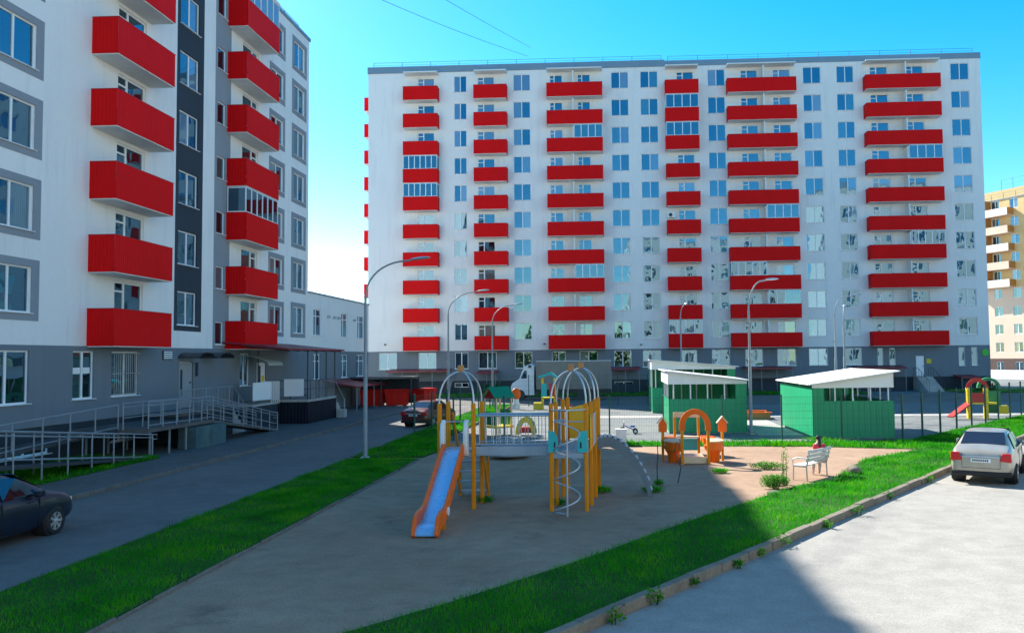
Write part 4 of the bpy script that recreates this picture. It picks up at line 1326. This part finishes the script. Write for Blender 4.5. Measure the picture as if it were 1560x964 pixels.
for x in (-aw, aw):
    abox('post', ow, x - .05, x + .05, -1.06, -.96, -.1, ah - .16)
    abox('post', ow, x - .05 - .03, x + .05 - .03, 2.0, 2.1, -.1, 1.62)
abox('top_board', cream, -aw - .08, aw + .02, 1.97, 2.0, 1.42, 1.62)
abox('shelf', cream, -aw, aw - .02, 1.8, 2.0, .64, .70)
abox('back_panel', teal, -aw + .05, aw - .08, 1.97, 2.0, .15, .6)
abox('sill_board', cream, -aw + .05, aw - .05, -.9, .9, .10, .16)
abox('sill_board', cream, -aw + .05, aw - .05, -1.0, -.96, .02, .26)
for sx in (-1, 1):
    # curved counter with a wooden top
    mb = MB()
    pr_ = []
    for i in range(11):
        t = math.pi * (-.5 + i / 10)
        pr_.append((sx * (aw + .06 + .55 * math.cos(t) * .95), -.35 + .62 * math.sin(t)))
    mb.prism(pr_ + [(sx * (aw + .06), .27), (sx * (aw + .06), -.97)], 'z', .46, .74).build('counter_top', orp, AR)
    MB().prism([(x + (sx * aw - x) * -.06, y) for x, y in pr_] , 'z', .745, .79).build('counter_board', cream, AR)
    MB().lathe([(.2, -.1), (.22, .3), (.34, .5), (.36, .6)], 14, (sx * (aw + .26), -.35, 0)).build('pedestal', orp, AR, True)
    MB().prism(pr_ + [(sx * (aw + .06), .27), (sx * (aw + .06), -.97)], 'z', .3, .5).build('rear_counter', orp, AR).location = (0, 1.95, .2)
    # post with a gabled sign
    xp = sx * (aw + .62)
    abox('sign_post', ow, xp - .045, xp + .045, -.05, .05, -.1, 1.15)
    MB().prism([(xp - .15, 1.05), (xp + .15, 1.05), (xp + .15, 1.35), (xp, 1.55), (xp - .15, 1.35)], 'y', -.09, -.052).build('gable_sign', orp, AR)
    MB().bar((xp - .2, -.03, 1.36), (xp, -.03, 1.6), .22, .03).build('sign_roof', cream, AR)
    MB().bar((xp + .2, -.03, 1.36), (xp, -.03, 1.6), .22, .03).build('sign_roof', cream, AR)
for i, (x, y, bx, lb) in enumerate([(1.28, 24.6, .02, 'thin dark stake standing upright in the sand before the orange playset'), (1.88, 25.0, -.12, 'thin dark stake leaning in the sand before the orange playset')]):
    tag(MB().tube([(0, 0, -.1), (-bx, 0, .45), (bx * .5, 0, .95), (0, 0, 1.22)], [.022, .018, .016, .014], 6).build('metal_stake', T['darksteel'], loc=(x, y, 0)), lb, 'stake')

# ------------------------------------------------------------------ bench
bd = Vector((.63, .77)).normalized(); bn = Vector((-.77, .63)).normalized()
BA = math.atan2(bd.y, bd.x)
BN = thing('park_bench', 'weathered white slatted bench with metal legs, a girl sitting on it', 'bench', (6.22, 25.75, .03), BA)   # local x along the bench, +y = front
wb = M('weathered white slat', (.60, .58, .55), .65, var=.12, s2=25, stretch=(1, 1, 6), stain=(.42, .40, .36))
for i in range(4):
    MB().box(-.78, .78, .05 + i * .1, .13 + i * .1, .40, .435).build('seat_slat', wb, BN, bevel=.006)
for i in range(3):
    z = .54 + i * .125
    MB().box(-.78, .78, -.06 - i * .035, -.03 - i * .035, z, z + .105).build('back_slat', wb, BN, bevel=.006)
for x in (-.68, .68):
    MB().tube([(x, -.02, -.05), (x, -.0, .38), (x, -.03, .5), (x, -.12, .9)], .022, 7).build('rear_leg', T['zinc'], BN, True)
    MB().tube([(x, .44, -.05), (x, .42, .39), (x, 0, .39)], .022, 7).build('front_leg', T['zinc'], BN, True)
    MB().tube([(x, -.06, .64), (x, .3, .65), (x, .44, .6), (x, .43, .4)], .02, 7).build('armrest', T['zinc'], BN, True)

# ------------------------------------------------------------------ girl on the bench, seen from behind
skin = M('skin', (.55, .33, .24), .55, var=.05)
redt = M('red cotton', (.58, .02, .05), .8, var=.08)
pantm = M('pale trousers', (.48, .42, .38), .8, var=.08)
hairm = M('dark hair', (.012, .010, .010), .45, var=.2, s2=60, stretch=(8, 8, 1))
def skin_mesh(name, verts, edges, radii, mat, parent, root=0, sub=2):
    m = bpy.data.meshes.new(name)
    m.from_pydata(verts, edges, [])
    o = link(name, m, mat, parent)
    sk_ = o.modifiers.new('skin', 'SKIN')
    sk_.use_smooth_shade = True
    for i, r_ in enumerate(radii):
        rr2 = r_ if isinstance(r_, tuple) else (r_, r_)
        m.skin_vertices[0].data[i].radius = rr2
        m.skin_vertices[0].data[i].use_root = (i == root)
    s_ = o.modifiers.new('sub', 'SUBSURF'); s_.levels = s_.render_levels = sub
    return o
PE = thing('person', 'girl with dark ponytail in red top sitting on the bench, seen from behind', 'person', (0, 0, 0))
PE.location = Vector((6.22, 25.75, .03)) + Vector((bd.x * .28, bd.y * .28, 0))
PE.rotation_euler = (0, 0, BA - R(52))
PE.scale = (1.1, 1.1, 1.1)
PE.location.z -= .035
sv = .435
bv = [(0, .16, sv + .10), (0, .13, sv + .26), (0, .12, sv + .40), (0, .12, sv + .50), (0, .13, sv + .56), (0, .14, sv + .64), (0, .145, sv + .72),
      (.11, .12, sv + .455), (.165, .15, sv + .25), (.14, .32, sv + .16), (.11, .40, sv + .17),
      (-.11, .12, sv + .455), (-.165, .15, sv + .25), (-.14, .32, sv + .16), (-.11, .40, sv + .17),
      (.075, .2, sv + .075), (.085, .50, sv + .06), (.085, .53, .10), (.085, .62, .03),
      (-.075, .2, sv + .075), (-.085, .50, sv + .06), (-.085, .55, .10), (-.085, .64, .03)]
be = [(0, 1), (1, 2), (2, 3), (3, 4), (4, 5), (5, 6), (3, 7), (7, 8), (8, 9), (9, 10), (3, 11), (11, 12), (12, 13), (13, 14), (0, 15), (15, 16), (16, 17), (17, 18), (0, 19), (19, 20), (20, 21), (21, 22)]
br_ = [(.13, .10), (.115, .085), (.125, .085), (.09, .06), .042, .085, .075, .052, .04, .03, .026, .052, .04, .03, .026, .075, .05, .035, .03, .075, .05, .035, .03]
skin_mesh('body', bv, be, br_, skin, PE)
tv = [bv[i] for i in (0, 1, 2, 3, 7, 11)] + [(.15, .135, sv + .33), (-.15, .135, sv + .33)]
skin_mesh('red_top', tv, [(0, 1), (1, 2), (2, 3), (3, 4), (4, 6), (3, 5), (5, 7)], [(.142, .112), (.130, .10), (.145, .105), (.115, .08), .072, .072, .062, .062], redt, PE)
gv = [bv[0], bv[15], bv[16], (.085, .53, .14), bv[19], bv[20], (-.085, .55, .14)]
skin_mesh('trousers', gv, [(0, 1), (1, 2), (2, 3), (0, 4), (4, 5), (5, 6)], [(.145, .115), .088, .062, .05, .088, .062, .05], pantm, PE)
skin_mesh('hair', [(0, .125, sv + .725), (0, .105, sv + .655), (0, .045, sv + .63), (0, .03, sv + .53), (0, .035, sv + .42), (0, .045, sv + .34)], [(0, 1), (1, 2), (2, 3), (3, 4), (4, 5)], [.108, .104, .052, .044, .036, .016], hairm, PE)

# ------------------------------------------------------------------ stone by the bench, weeds and bushes
import bmesh
def stone(loc, sx, sy, sz, label):
    bm = bmesh.new()
    bmesh.ops.create_icosphere(bm, subdivisions=3, radius=1)
    for v in bm.verts:
        n_ = math.sin(v.co.x * 3.1 + 1) * .12 + math.sin(v.co.y * 4.3) * .1 + math.sin(v.co.z * 3.7 + v.co.x * 2) * .1
        v.co *= 1 + n_
        v.co.x *= sx; v.co.y *= sy; v.co.z *= sz
    m = bpy.data.meshes.new('boulder'); bm.to_mesh(m); bm.free()
    return tag(link('boulder', m, T['kerbstone'], None, True, 0, loc), label, 'stone')
stone((7.55, 26.5, .12), .26, .2, .17, 'grey boulder in the grass right of the bench')
stone((4.35, 22.9, .03), .22, .14, .07, 'flat pale stone at the grass edge before the bush')

def leafy(name, loc, n, rx, ry, h, ls, label, cat, mat='weed', stems=6, group=None, lw=.22):
    root = thing(name, label, cat, loc, 0, group)
    V = []; F = []
    for i in range(n):
        while True:
            x, y, z = random.uniform(-1, 1), random.uniform(-1, 1), random.uniform(.02, 1)
            if x * x + y * y + (z - .45) ** 2 * 2.6 < 1 + .15 * math.sin(7 * x + 5 * y): break
        p = Vector((x * rx * (.8 + .3 * random.random()), y * ry, z * h))
        a = random.uniform(0, 2 * math.pi)
        t_ = Vector((math.cos(a), math.sin(a), random.uniform(-.2, 1.3))).normalized()
        s_ = t_.cross(Vector((random.uniform(-1, 1), random.uniform(-1, 1), 1))).normalized()
        l = ls * random.uniform(.6, 1.4)
        o = len(V)
        V += [p, p + t_ * l * .45 + s_ * l * lw, p + t_ * l, p + t_ * l * .45 - s_ * l * lw]
        F.append((o, o + 1, o + 2, o + 3))
    m = bpy.data.meshes.new('foliage'); m.from_pydata([tuple(v) for v in V], [], F)
    link('foliage', m, T[mat], root)
    mb = MB()
    for i in range(stems):
        a = random.uniform(0, 2 * math.pi); r_ = random.uniform(.2, .7)
        mb.tube([(0.05 * math.cos(a), .05 * math.sin(a), -.05), (rx * r_ * math.cos(a), ry * r_ * math.sin(a), h * .8)], [.012, .006], 5)
    mb.build('stems', T['shrub'], root)
    return root
leafy('bush', (4.55, 23.75, .03), 1800, .42, .3, .36, .06, 'small leafy bush in the sand left of the bench', 'bush')
leafy('bush', (5.1, 27.9, 0), 1100, .6, .3, .22, .06, 'low sprawling weed clump on the sand behind the bench', 'bush')
leafy('bush', (5.0, 24.55, .03), 160, .12, .12, 1.1, .07, 'tall thin weed stalk beside the bench end', 'bush', stems=3)
for i, (x, y, n, s_, lb) in enumerate([(3.42, 27.0, 300, .22, 'grass tuft at the foot of the right orange counter'), (-.35, 23.3, 260, .22, 'grass tuft at the rear tower post by the arched ladder'),
        (1.05, 23.3, 260, .24, 'grass tuft at the foot of the arched ladder'), (-1.45, 21.35, 160, .16, 'grass tuft at the post of the spiral tower'), (-3.45, 21.8, 200, .2, 'grass tuft at the post of the slide tower'),
        (1.3, 24.55, 120, .12, 'grass tuft at the foot of the thin dark stake'), (9.0, 37.0, 300, .5, 'weeds along the base of the shed behind the bench')]):
    leafy('grass_tuft', (x, y, 0), n * 2, s_ * 1.3, s_, .12, .10, lb, 'tuft', 'grass', stems=2, group='tufts of grass on the sand', lw=.08)
for i in range(12):
    t = [-3.2, -1.1, .6, 1.7, 2.9, 4.4, 5.4, 6.4, 8.6, 10.4, 13.0, 16.5][i]
    p = kp(t, random.uniform(.0, .12))
    s_ = random.uniform(.1, .2)
    leafy('kerb_weed', (p[0], p[1], 0), 70, s_, s_ * .7, s_ * 1.2, .07, 'small green weed growing in the joint of the driveway kerb', 'weed', stems=2, group='weeds along the driveway kerb')
for i, (x, y, h, rx) in enumerate([(-12.5, 83.2, 1.1, 1.6), (-6, 82.5, .9, 1.2), (-2.2, 82.8, 1.3, 1.2), (4.5, 82.6, 1.1, 1.5), (9.5, 83, 1.0, 1.4), (21.5, 82.5, 1.2, 1.3), (36.5, 82.5, .8, 1.2)]):
    near = ['by the first canopy', 'behind the lorry cab', 'behind the trailer end', 'behind the set back shed', 'behind the central shed', 'left of the stair', 'right of the stair'][i]
    leafy('shrub', (x, y, .06), 900, rx, .7, h, .2, 'dark green shrub on the lawn before the long block, ' + near, 'shrub', 'shrub', group='shrubs before the long block')

# ------------------------------------------------------------------ yard toys
PH = thing('playhouse', 'small playhouse with green gable roof, green walls and red gable', 'playhouse', (-5.75, 40.7, -.01), R(-48))
pg = M('green plywood', (.01, .20, .08), .45, var=.08); prd = M('red plywood', (.50, .02, .015), .45, var=.08)
yl2 = M('yellow paint', (.75, .55, .02), .45, var=.06)
for x in (-.5, .5):
    for y in (-.45, .45):
        MB().box(x - .04, x + .04, y - .04, y + .04, 0, 1.9).build('post', cream, PH)
for s_ in (-1, 1):
    MB().bar((0, -.62, 0), (0, .62, 0), .8, .03).build('roof_board', pg, PH)
    o = PH.children[-1]; o.location = (s_ * .32, 0, 2.12); o.rotation_euler = (0, s_ * .72, 0)
for y in (-.5, .5):
    MB().prism([(-.5, 1.82), (.5, 1.82), (.0, 2.3)], 'y', y - .015, y + .015).build('gable', prd, PH)
MB().box(-.46, .46, .44, .47, .5, 1.25).build('wall_panel', pg, PH)
MB().box(-.46, .46, -.47, -.44, .5, 1.15).build('wall_panel', pg, PH)
MB().box(-.55, .55, -.55, .55, .38, .48).build('floor', yl2, PH)
RC = thing('climbing_wheel', 'red and yellow half round climber right of the playhouse', 'play structure', (-4.35, 40.6, -.01))
pts = [(.5 * math.cos(math.pi * i / 12), .05 + .85 * math.sin(math.pi * i / 12)) for i in range(13)]
inn = [(.3 * math.cos(math.pi * i / 12), .05 + .6 * math.sin(math.pi * i / 12)) for i in range(13)]
for y, m_ in ((-.3, yl2), (.3, pg)):
    MB().prism(pts + inn[::-1], 'y', y - .02, y + .02).build('half_ring', m_, RC)
MB().box(-.35, .35, -.25, .25, .12, .4).build('seat_box', prd, RC, bevel=.05)
DG = thing('play_tower', 'far small play tower with turquoise roof, yellow base and red slide', 'play structure', (-4.8, 60.6, -.01))
for x in (-.45, .45):
    for y in (-.4, .4): MB().box(x - .05, x + .05, y - .05, y + .05, 0, 2.3).build('post', yl2, DG)
MB().prism([(-.75, 2.45), (.2, 2.75), (.65, 2.4), (.6, 2.3), (.15, 2.55), (-.7, 2.3)], 'y', -.5, .5).build('roof', teal, DG)
MB().box(-.5, .5, -.5, .5, .8, .9).build('deck', yl2, DG)
MB().box(-.5, -.1, -.47, -.45, .95, 1.9).build('panel', teal, DG)
MB().box(.1, .5, -.47, -.45, .95, 1.9).build('panel', prd, DG)
MB().bar((.45, 0, .95), (1.9, 0, .1), .5, .06).build('slide', prd, DG)
MB().box(-1.1, -.5, -.4, .4, .0, .5).build('side_box', yl2, DG)
OV = thing('spring_rider', 'orange oval rider on a white base beyond the bridge railing', 'spring rider', (-7.2, 60.5, -.01))
mb = MB().lathe([(.02, -.42), (.2, -.36), (.33, -.15), (.35, .05), (.28, .28), (.14, .4), (.02, .43)], 18)
o = mb.build('oval_body', orp, OV, True); o.location = (0, 0, 1.15); o.scale = (1, .45, 1)
MB().lathe([(.3, 0), (.28, .3), (.2, .62), (.22, .78)], 14).build('base', wht, OV, True)
BK = thing('tricycle', 'small blue tricycle standing on the yard asphalt', 'tricycle', (.75, 41.0, -.012))
bb = M('blue paint', (.03, .10, .40), .35, var=.05)
for x, y, r_ in ((-.32, 0, .17), (.3, -.2, .13), (.3, .2, .13)):
    w_ = MB().tube([(x, y - .025, r_), (x, y + .025, r_)], r_, 18).build('wheel', blk, BK, True)
    MB().tube([(x, y - .03, r_), (x, y + .03, r_)], r_ * .5, 12).build('hub', T['pvc'], w_, True)
MB().tube([(-.32, 0, .17), (-.25, 0, .55)], .02, 6).build('fork', bb, BK)
MB().tube([(-.25, -.2, .6), (-.25, .2, .6)], .018, 6).build('handlebar', T['pvc'], BK)
MB().tube([(-.27, 0, .42), (.1, 0, .25), (.3, 0, .14)], .025, 6).build('frame', bb, BK)
MB().box(.05, .3, -.12, .12, .32, .4).build('seat', bb, BK, bevel=.03)
tag(MB().prism([(-.22, 0), (.22, 0), (.25, .7), (-.25, .7)], 'y', -.2, .2).build('litter_bin', wht, bevel=.02, loc=(.3, 35.6, 0)), 'white square litter bin behind the arched ladder', 'bin')
SBX = thing('sandbox', 'orange wooden sandbox with low white sides left of the right shed', 'sandbox', (8.4, 50.3, -.01))
for x0, x1, y0, y1 in ((-.9, .9, -.9, -.84), (-.9, .9, .84, .9), (-.9, -.84, -.84, .84), (.84, .9, -.84, .84)):
    MB().box(x0, x1, y0, y1, 0, .38).build('side_board', brownm, SBX)
MB().box(-1.0, 1.0, -1.0, -.7, .385, .43).build('seat_board', orp, SBX)
MB().box(-1.0, 1.0, .7, 1.0, .385, .43).build('seat_board', orp, SBX)
RP = thing('play_tower', 'yellow posted play tower with red arch, green roof and red slide in the yard corner', 'play structure', (21.3, 49.0, -.01), R(-20))
for x in (-.55, .35):
    for y in (-.45, .45):
        MB().lathe([(.11, 0), (.11, 1.6), (.13, 1.65), (.13, 1.75), (.1, 1.8)], 12, (x, y, 0)).build('post', yl2, RP, True)
def archp(cx, r0_, r1_, z):
    a = [(cx + r1_ * math.cos(math.pi - math.pi * i / 12), z + r1_ * math.sin(math.pi * i / 12)) for i in range(13)]
    b = [(cx + r0_ * math.cos(math.pi - math.pi * i / 12), z + r0_ * math.sin(math.pi * i / 12)) for i in range(13)]
    return a + b[::-1]
MB().prism(archp(-.1, .38, .6, 1.75), 'y', -.5, -.38).build('arch', prd, RP)
MB().prism(archp(.55, .45, .62, 1.75), 'y', .0, .9).build('roof', pg, RP)
MB().box(-.6, .9, -.5, .5, .85, .95).build('deck', yl2, RP)
MB().box(-.5, .3, -.5, -.46, .95, 1.5).build('panel', prd, RP)
MB().box(.45, 1.15, .2, .25, .3, 1.6).build('panel', pg, RP)
MB().bar((-.5, -.3, .95), (-1.6, -1.2, .15), .5, .08).build('slide', prd, RP)
MB().box(1.0, 1.5, -.2, .6, .3, .75).build('steps', yl2, RP)

# ------------------------------------------------------------------ cars
def car(label, loc, rz, paint, L=4.26, W=1.70, H=1.50, hatch=False):
    """x forward from the rear bumper (0) to the nose (L); built on a grid of stations"""
    c = thing('parked_car', label, 'car', loc, rz)
    # station: x, half width, sill z, belt z, top z, top half width
    S = [(0, .66, .42, .62, .80, .60), (.03, .76, .34, .66, .88, .68), (.12, .80, .27, .80, .99, .72), (.35, .83, .22, .90, 1.055, .70), (.62, .845, .20, .93, 1.10, .68), (.80, .85, .19, .94, 1.19, .64),
         (1.05, .85, .19, .945, 1.34, .60), (1.3, .85, .19, .945, 1.44, .575), (1.65, .85, .19, .94, 1.495, .57), (2.0, .85, .19, .93, 1.50, .57), (2.35, .85, .19, .92, 1.475, .57), (2.65, .85, .19, .905, 1.39, .575),
         (2.95, .85, .19, .89, 1.22, .61), (3.2, .845, .19, .875, 1.045, .66), (3.4, .84, .20, .85, .975, .68), (3.75, .82, .22, .80, .91, .66), (4.02, .77, .25, .72, .82, .60), (4.18, .68, .30, .62, .70, .52), (4.26, .55, .38, .52, .58, .45)]
    sx, sw, sh = L / 4.26, W / 1.70, H / 1.5
    if hatch:
        S = [(x, hw, z0, zb, (zt if x > 1.2 or x < .05 else max(zt, min(1.46, .8 + x * 1.15))), tw) for x, hw, z0, zb, zt, tw in S]
    def sec(st):
        x, hw, z0, zb, zt, tw = st
        pts = [(0, z0), (hw * .8, z0), (hw * .95, z0 + .04), (hw, z0 + (zb - z0) * .45), (hw * .995, z0 + (zb - z0) * .75), (hw * .965, zb),
               (hw * .94 * .35 + (tw + .03) * .65 if zt - zb > .2 else hw * .9, zb + (zt - zb) * .55), (tw, zt - (zt - zb) * .1), (tw * .8, zt - .012), (tw * .4, zt), (0, zt + .004)]
        return pts
    V = []; F = []
    full = []
    for st in S:
        p = sec(st)
        ring = [(st[0] * sx, y * sw, z * sh) for y, z in p] + [(st[0] * sx, -y * sw, z * sh) for y, z in reversed(p[1:-1])]
        full.append(ring)
    n = len(full[0])
    for r_ in full: V += r_
    for i in range(len(S) - 1):
        for q in range(n):
            a, b = i * n + q, i * n + (q + 1) % n
            F.append((a, a + n, b + n, b))
    F += [tuple(range(n)), tuple(range((len(S) - 1) * n, len(S) * n))]
    mb = MB(); mb.add(V, F)
    body = mb.build('body', paint, c, True)
    s_ = body.modifiers.new('sub', 'SUBSURF'); s_.levels = s_.render_levels = 2
    WX = (.83 * sx, 3.36 * sx); WR = .30 * sh
    # wheel arches cut out as dark wells standing proud, then wheels
    for x in WX:
        for sgn in (-1, 1):
            y0 = sgn * (W / 2 - .02)
            MB().tube([(x, y0 - sgn * .30, WR + .02), (x, y0 + sgn * .005, WR + .02)], WR + .065, 24).build('wheel_arch', blk, c, True)
            t = MB().lathe([(WR * .64, -.1), (WR * .92, -.1), (WR, -.07), (WR, .07), (WR * .92, .1), (WR * .66, .1), (WR * .64, -.1)], 28, cap=False).build('tyre', blk, c, True)
            t.location = (x, sgn * (W / 2 - .07), WR); t.rotation_euler = (math.pi / 2, 0, 0)
            mr_ = MB()
            mr_.lathe([(WR * .68, -.02), (WR * .68, .09), (WR * .60, .09), (WR * .60, -.02), (WR * .68, -.02)], 28, cap=False)
            for q in range(7):
                a = 2 * math.pi * q / 7
                mr_.bar((.03 * math.cos(a), .03 * math.sin(a), .075), (WR * .64 * math.cos(a), WR * .64 * math.sin(a), .085), .05, .03)
            mr_.lathe([(.06, .05), (.06, .1), (.03, .11)], 12)
            rm = mr_.build('rim', T['zinc'], t)
            if sgn > 0: rm.rotation_euler = (math.pi, 0, 0)
    # glass: patches of the same surface, pushed out a little
    def patch(nm, quads, mat, off=.012):
        mb = MB()
        for qd in quads:
            mb.add(qd, [(0, 1, 2, 3)])
        o = mb.build(nm, mat, c)
        so = o.modifiers.new('solid', 'SOLIDIFY'); so.thickness = .015; so.offset = 0
        return o
    P = lambda x, y, z: (x * sx, y * sw, z * sh)
    if not hatch:
        patch('rear_window', [[P(.66, -.60, 1.12), P(.66, .60, 1.12), P(1.21, .53, 1.43), P(1.21, -.53, 1.43)]], T['cglass'])
    else:
        patch('rear_window', [[P(.32, -.60, 1.10), P(.32, .60, 1.10), P(.66, .52, 1.42), P(.66, -.52, 1.42)]], T['cglass'])
    patch('windscreen', [[P(3.18, -.64, 1.06), P(3.18, .64, 1.06), P(2.48, .54, 1.46), P(2.48, -.54, 1.46)]], T['cglass'])
    for sgn in (-1, 1):
        yb, yt = sgn * .815, sgn * .635
        patch('side_window', [[P(.98, yb * .985, .99), P(1.82, yb, .985), P(1.82, yt * .98, 1.40), P(1.36, yt * .98, 1.37)]], T['cglass'])
        patch('side_window', [[P(1.9, yb, .985), P(2.92, yb * .99, .965), P(2.45, yt, 1.37), P(1.9, yt * .98, 1.40)]], T['cglass'])
        m_ = MB().box(2.68 * sx, 2.86 * sx, min(sgn * .86, sgn * 1.0) * sw, max(sgn * .86, sgn * 1.0) * sw, .93 * sh, 1.07 * sh).build('mirror', paint, c, bevel=.03)
        lm = MB().prism([(sgn * .48 * sw, .70 * sh), (sgn * .80 * sw, .68 * sh), (sgn * .79 * sw, .93 * sh), (sgn * .56 * sw, .93 * sh)], 'x', -.005, .16)
        MBo = lm.build('tail_light', T['taillight'], c, bevel=.02)
        MB().prism([(sgn * .46 * sw, .57 * sh), (sgn * .72 * sw, .60 * sh), (sgn * .70 * sw, .72 * sh), (sgn * .5 * sw, .66 * sh)], 'x', (3.9) * sx, 4.1 * sx).build('headlight', T['pvc'], c, bevel=.02)
        for x in (1.86, 2.98 if False else 2.9):
            MB().box(x * sx - .006, x * sx + .006, min(sgn * .852, sgn * .83) * sw, max(sgn * .852, sgn * .83) * sw, .3 * sh, .93 * sh).build('door_seam', blk, c)
        for x in (1.75, 2.72):
            MB().box(x * sx - .16, x * sx, min(sgn * .845, sgn * .868) * sw, max(sgn * .845, sgn * .868) * sw, .82 * sh, .85 * sh).build('door_handle', paint, c, bevel=.008)
    for y0_ in (-.5, .5):
        MB().box(-.004, .05, y0_ * sw - .004, y0_ * sw + .004, .5 * sh, .9 * sh).build('boot_seam', blk, c)
    MB().box(-.006, .05, -.5 * sw, .5 * sw, .49 * sh, .498 * sh).build('boot_seam', blk, c)
    bp = MB().prism([(-.77 * sw, .26 * sh), (.77 * sw, .26 * sh), (.80 * sw, .40 * sh), (-.80 * sw, .40 * sh)], 'x', -.02, .12).build('rear_bumper', blk, c, bevel=.03)
    pl = MB().box(-.025, -.008, -.26, .26, .66 * sh, .77 * sh).build('number_plate', T['pvc'], c)
    mb = MB()
    for i in range(8):                                                     # dark characters of the plate
        y = -.2 + i * .055
        mb.box(-.029, -.0255, y, y + .035, .685 * sh, .745 * sh)
    mb.build('plate_characters', blk, pl)
    MB().box(-.012, .06, -.5 * sw, .5 * sw, .79 * sh, .83 * sh).build('boot_strip', T['zinc'], c, bevel=.01)
    return c
T['cglass'] = glass_mat('car glass', .07, True)
tl, tn, tb = nodes('tail light plastic')
tb.inputs['Base Color'].default_value = (.55, .01, .015, 1); tb.inputs['Roughness'].default_value = .12
T['taillight'] = tl
def paint(name, c, metal):
    m, n, b = nodes(name)
    b.inputs['Base Color'].default_value = (*c, 1)
    b.inputs['Metallic'].default_value = metal
    b.inputs['Roughness'].default_value = .38
    b.inputs['Coat Weight'].default_value = .5
    b.inputs['Coat Roughness'].default_value = .08
    dirt = ramp(n, noise(n, coords(n), 1.5, 5), [(.4, c), (.75, k(c, .75))])
    n.links.new(dirt, b.inputs['Base Color'])
    return m
silver = paint('silver beige car paint', (.43, .385, .31), .45)
darkred = paint('dark brown red car paint', (.11, .018, .012), .2)
bluec = paint('dark blue car paint', (.006, .010, .03), .3)
hd = R(90 - 30)
car('silver beige sedan seen from behind, parked on the sunlit driveway', (10.55, 24.3, -.006), hd, silver)
car('dark brown red sedan with dirty boot parked at the fence corner', (-11.15, 45.3, -.002), R(90 - 14), darkred, 4.2, 1.66, 1.42)
car('dark blue car with alloy wheels at the left kerb', (-13.35, 14.35, -.002), R(90), bluec, 4.5, 1.78, 1.5, True)
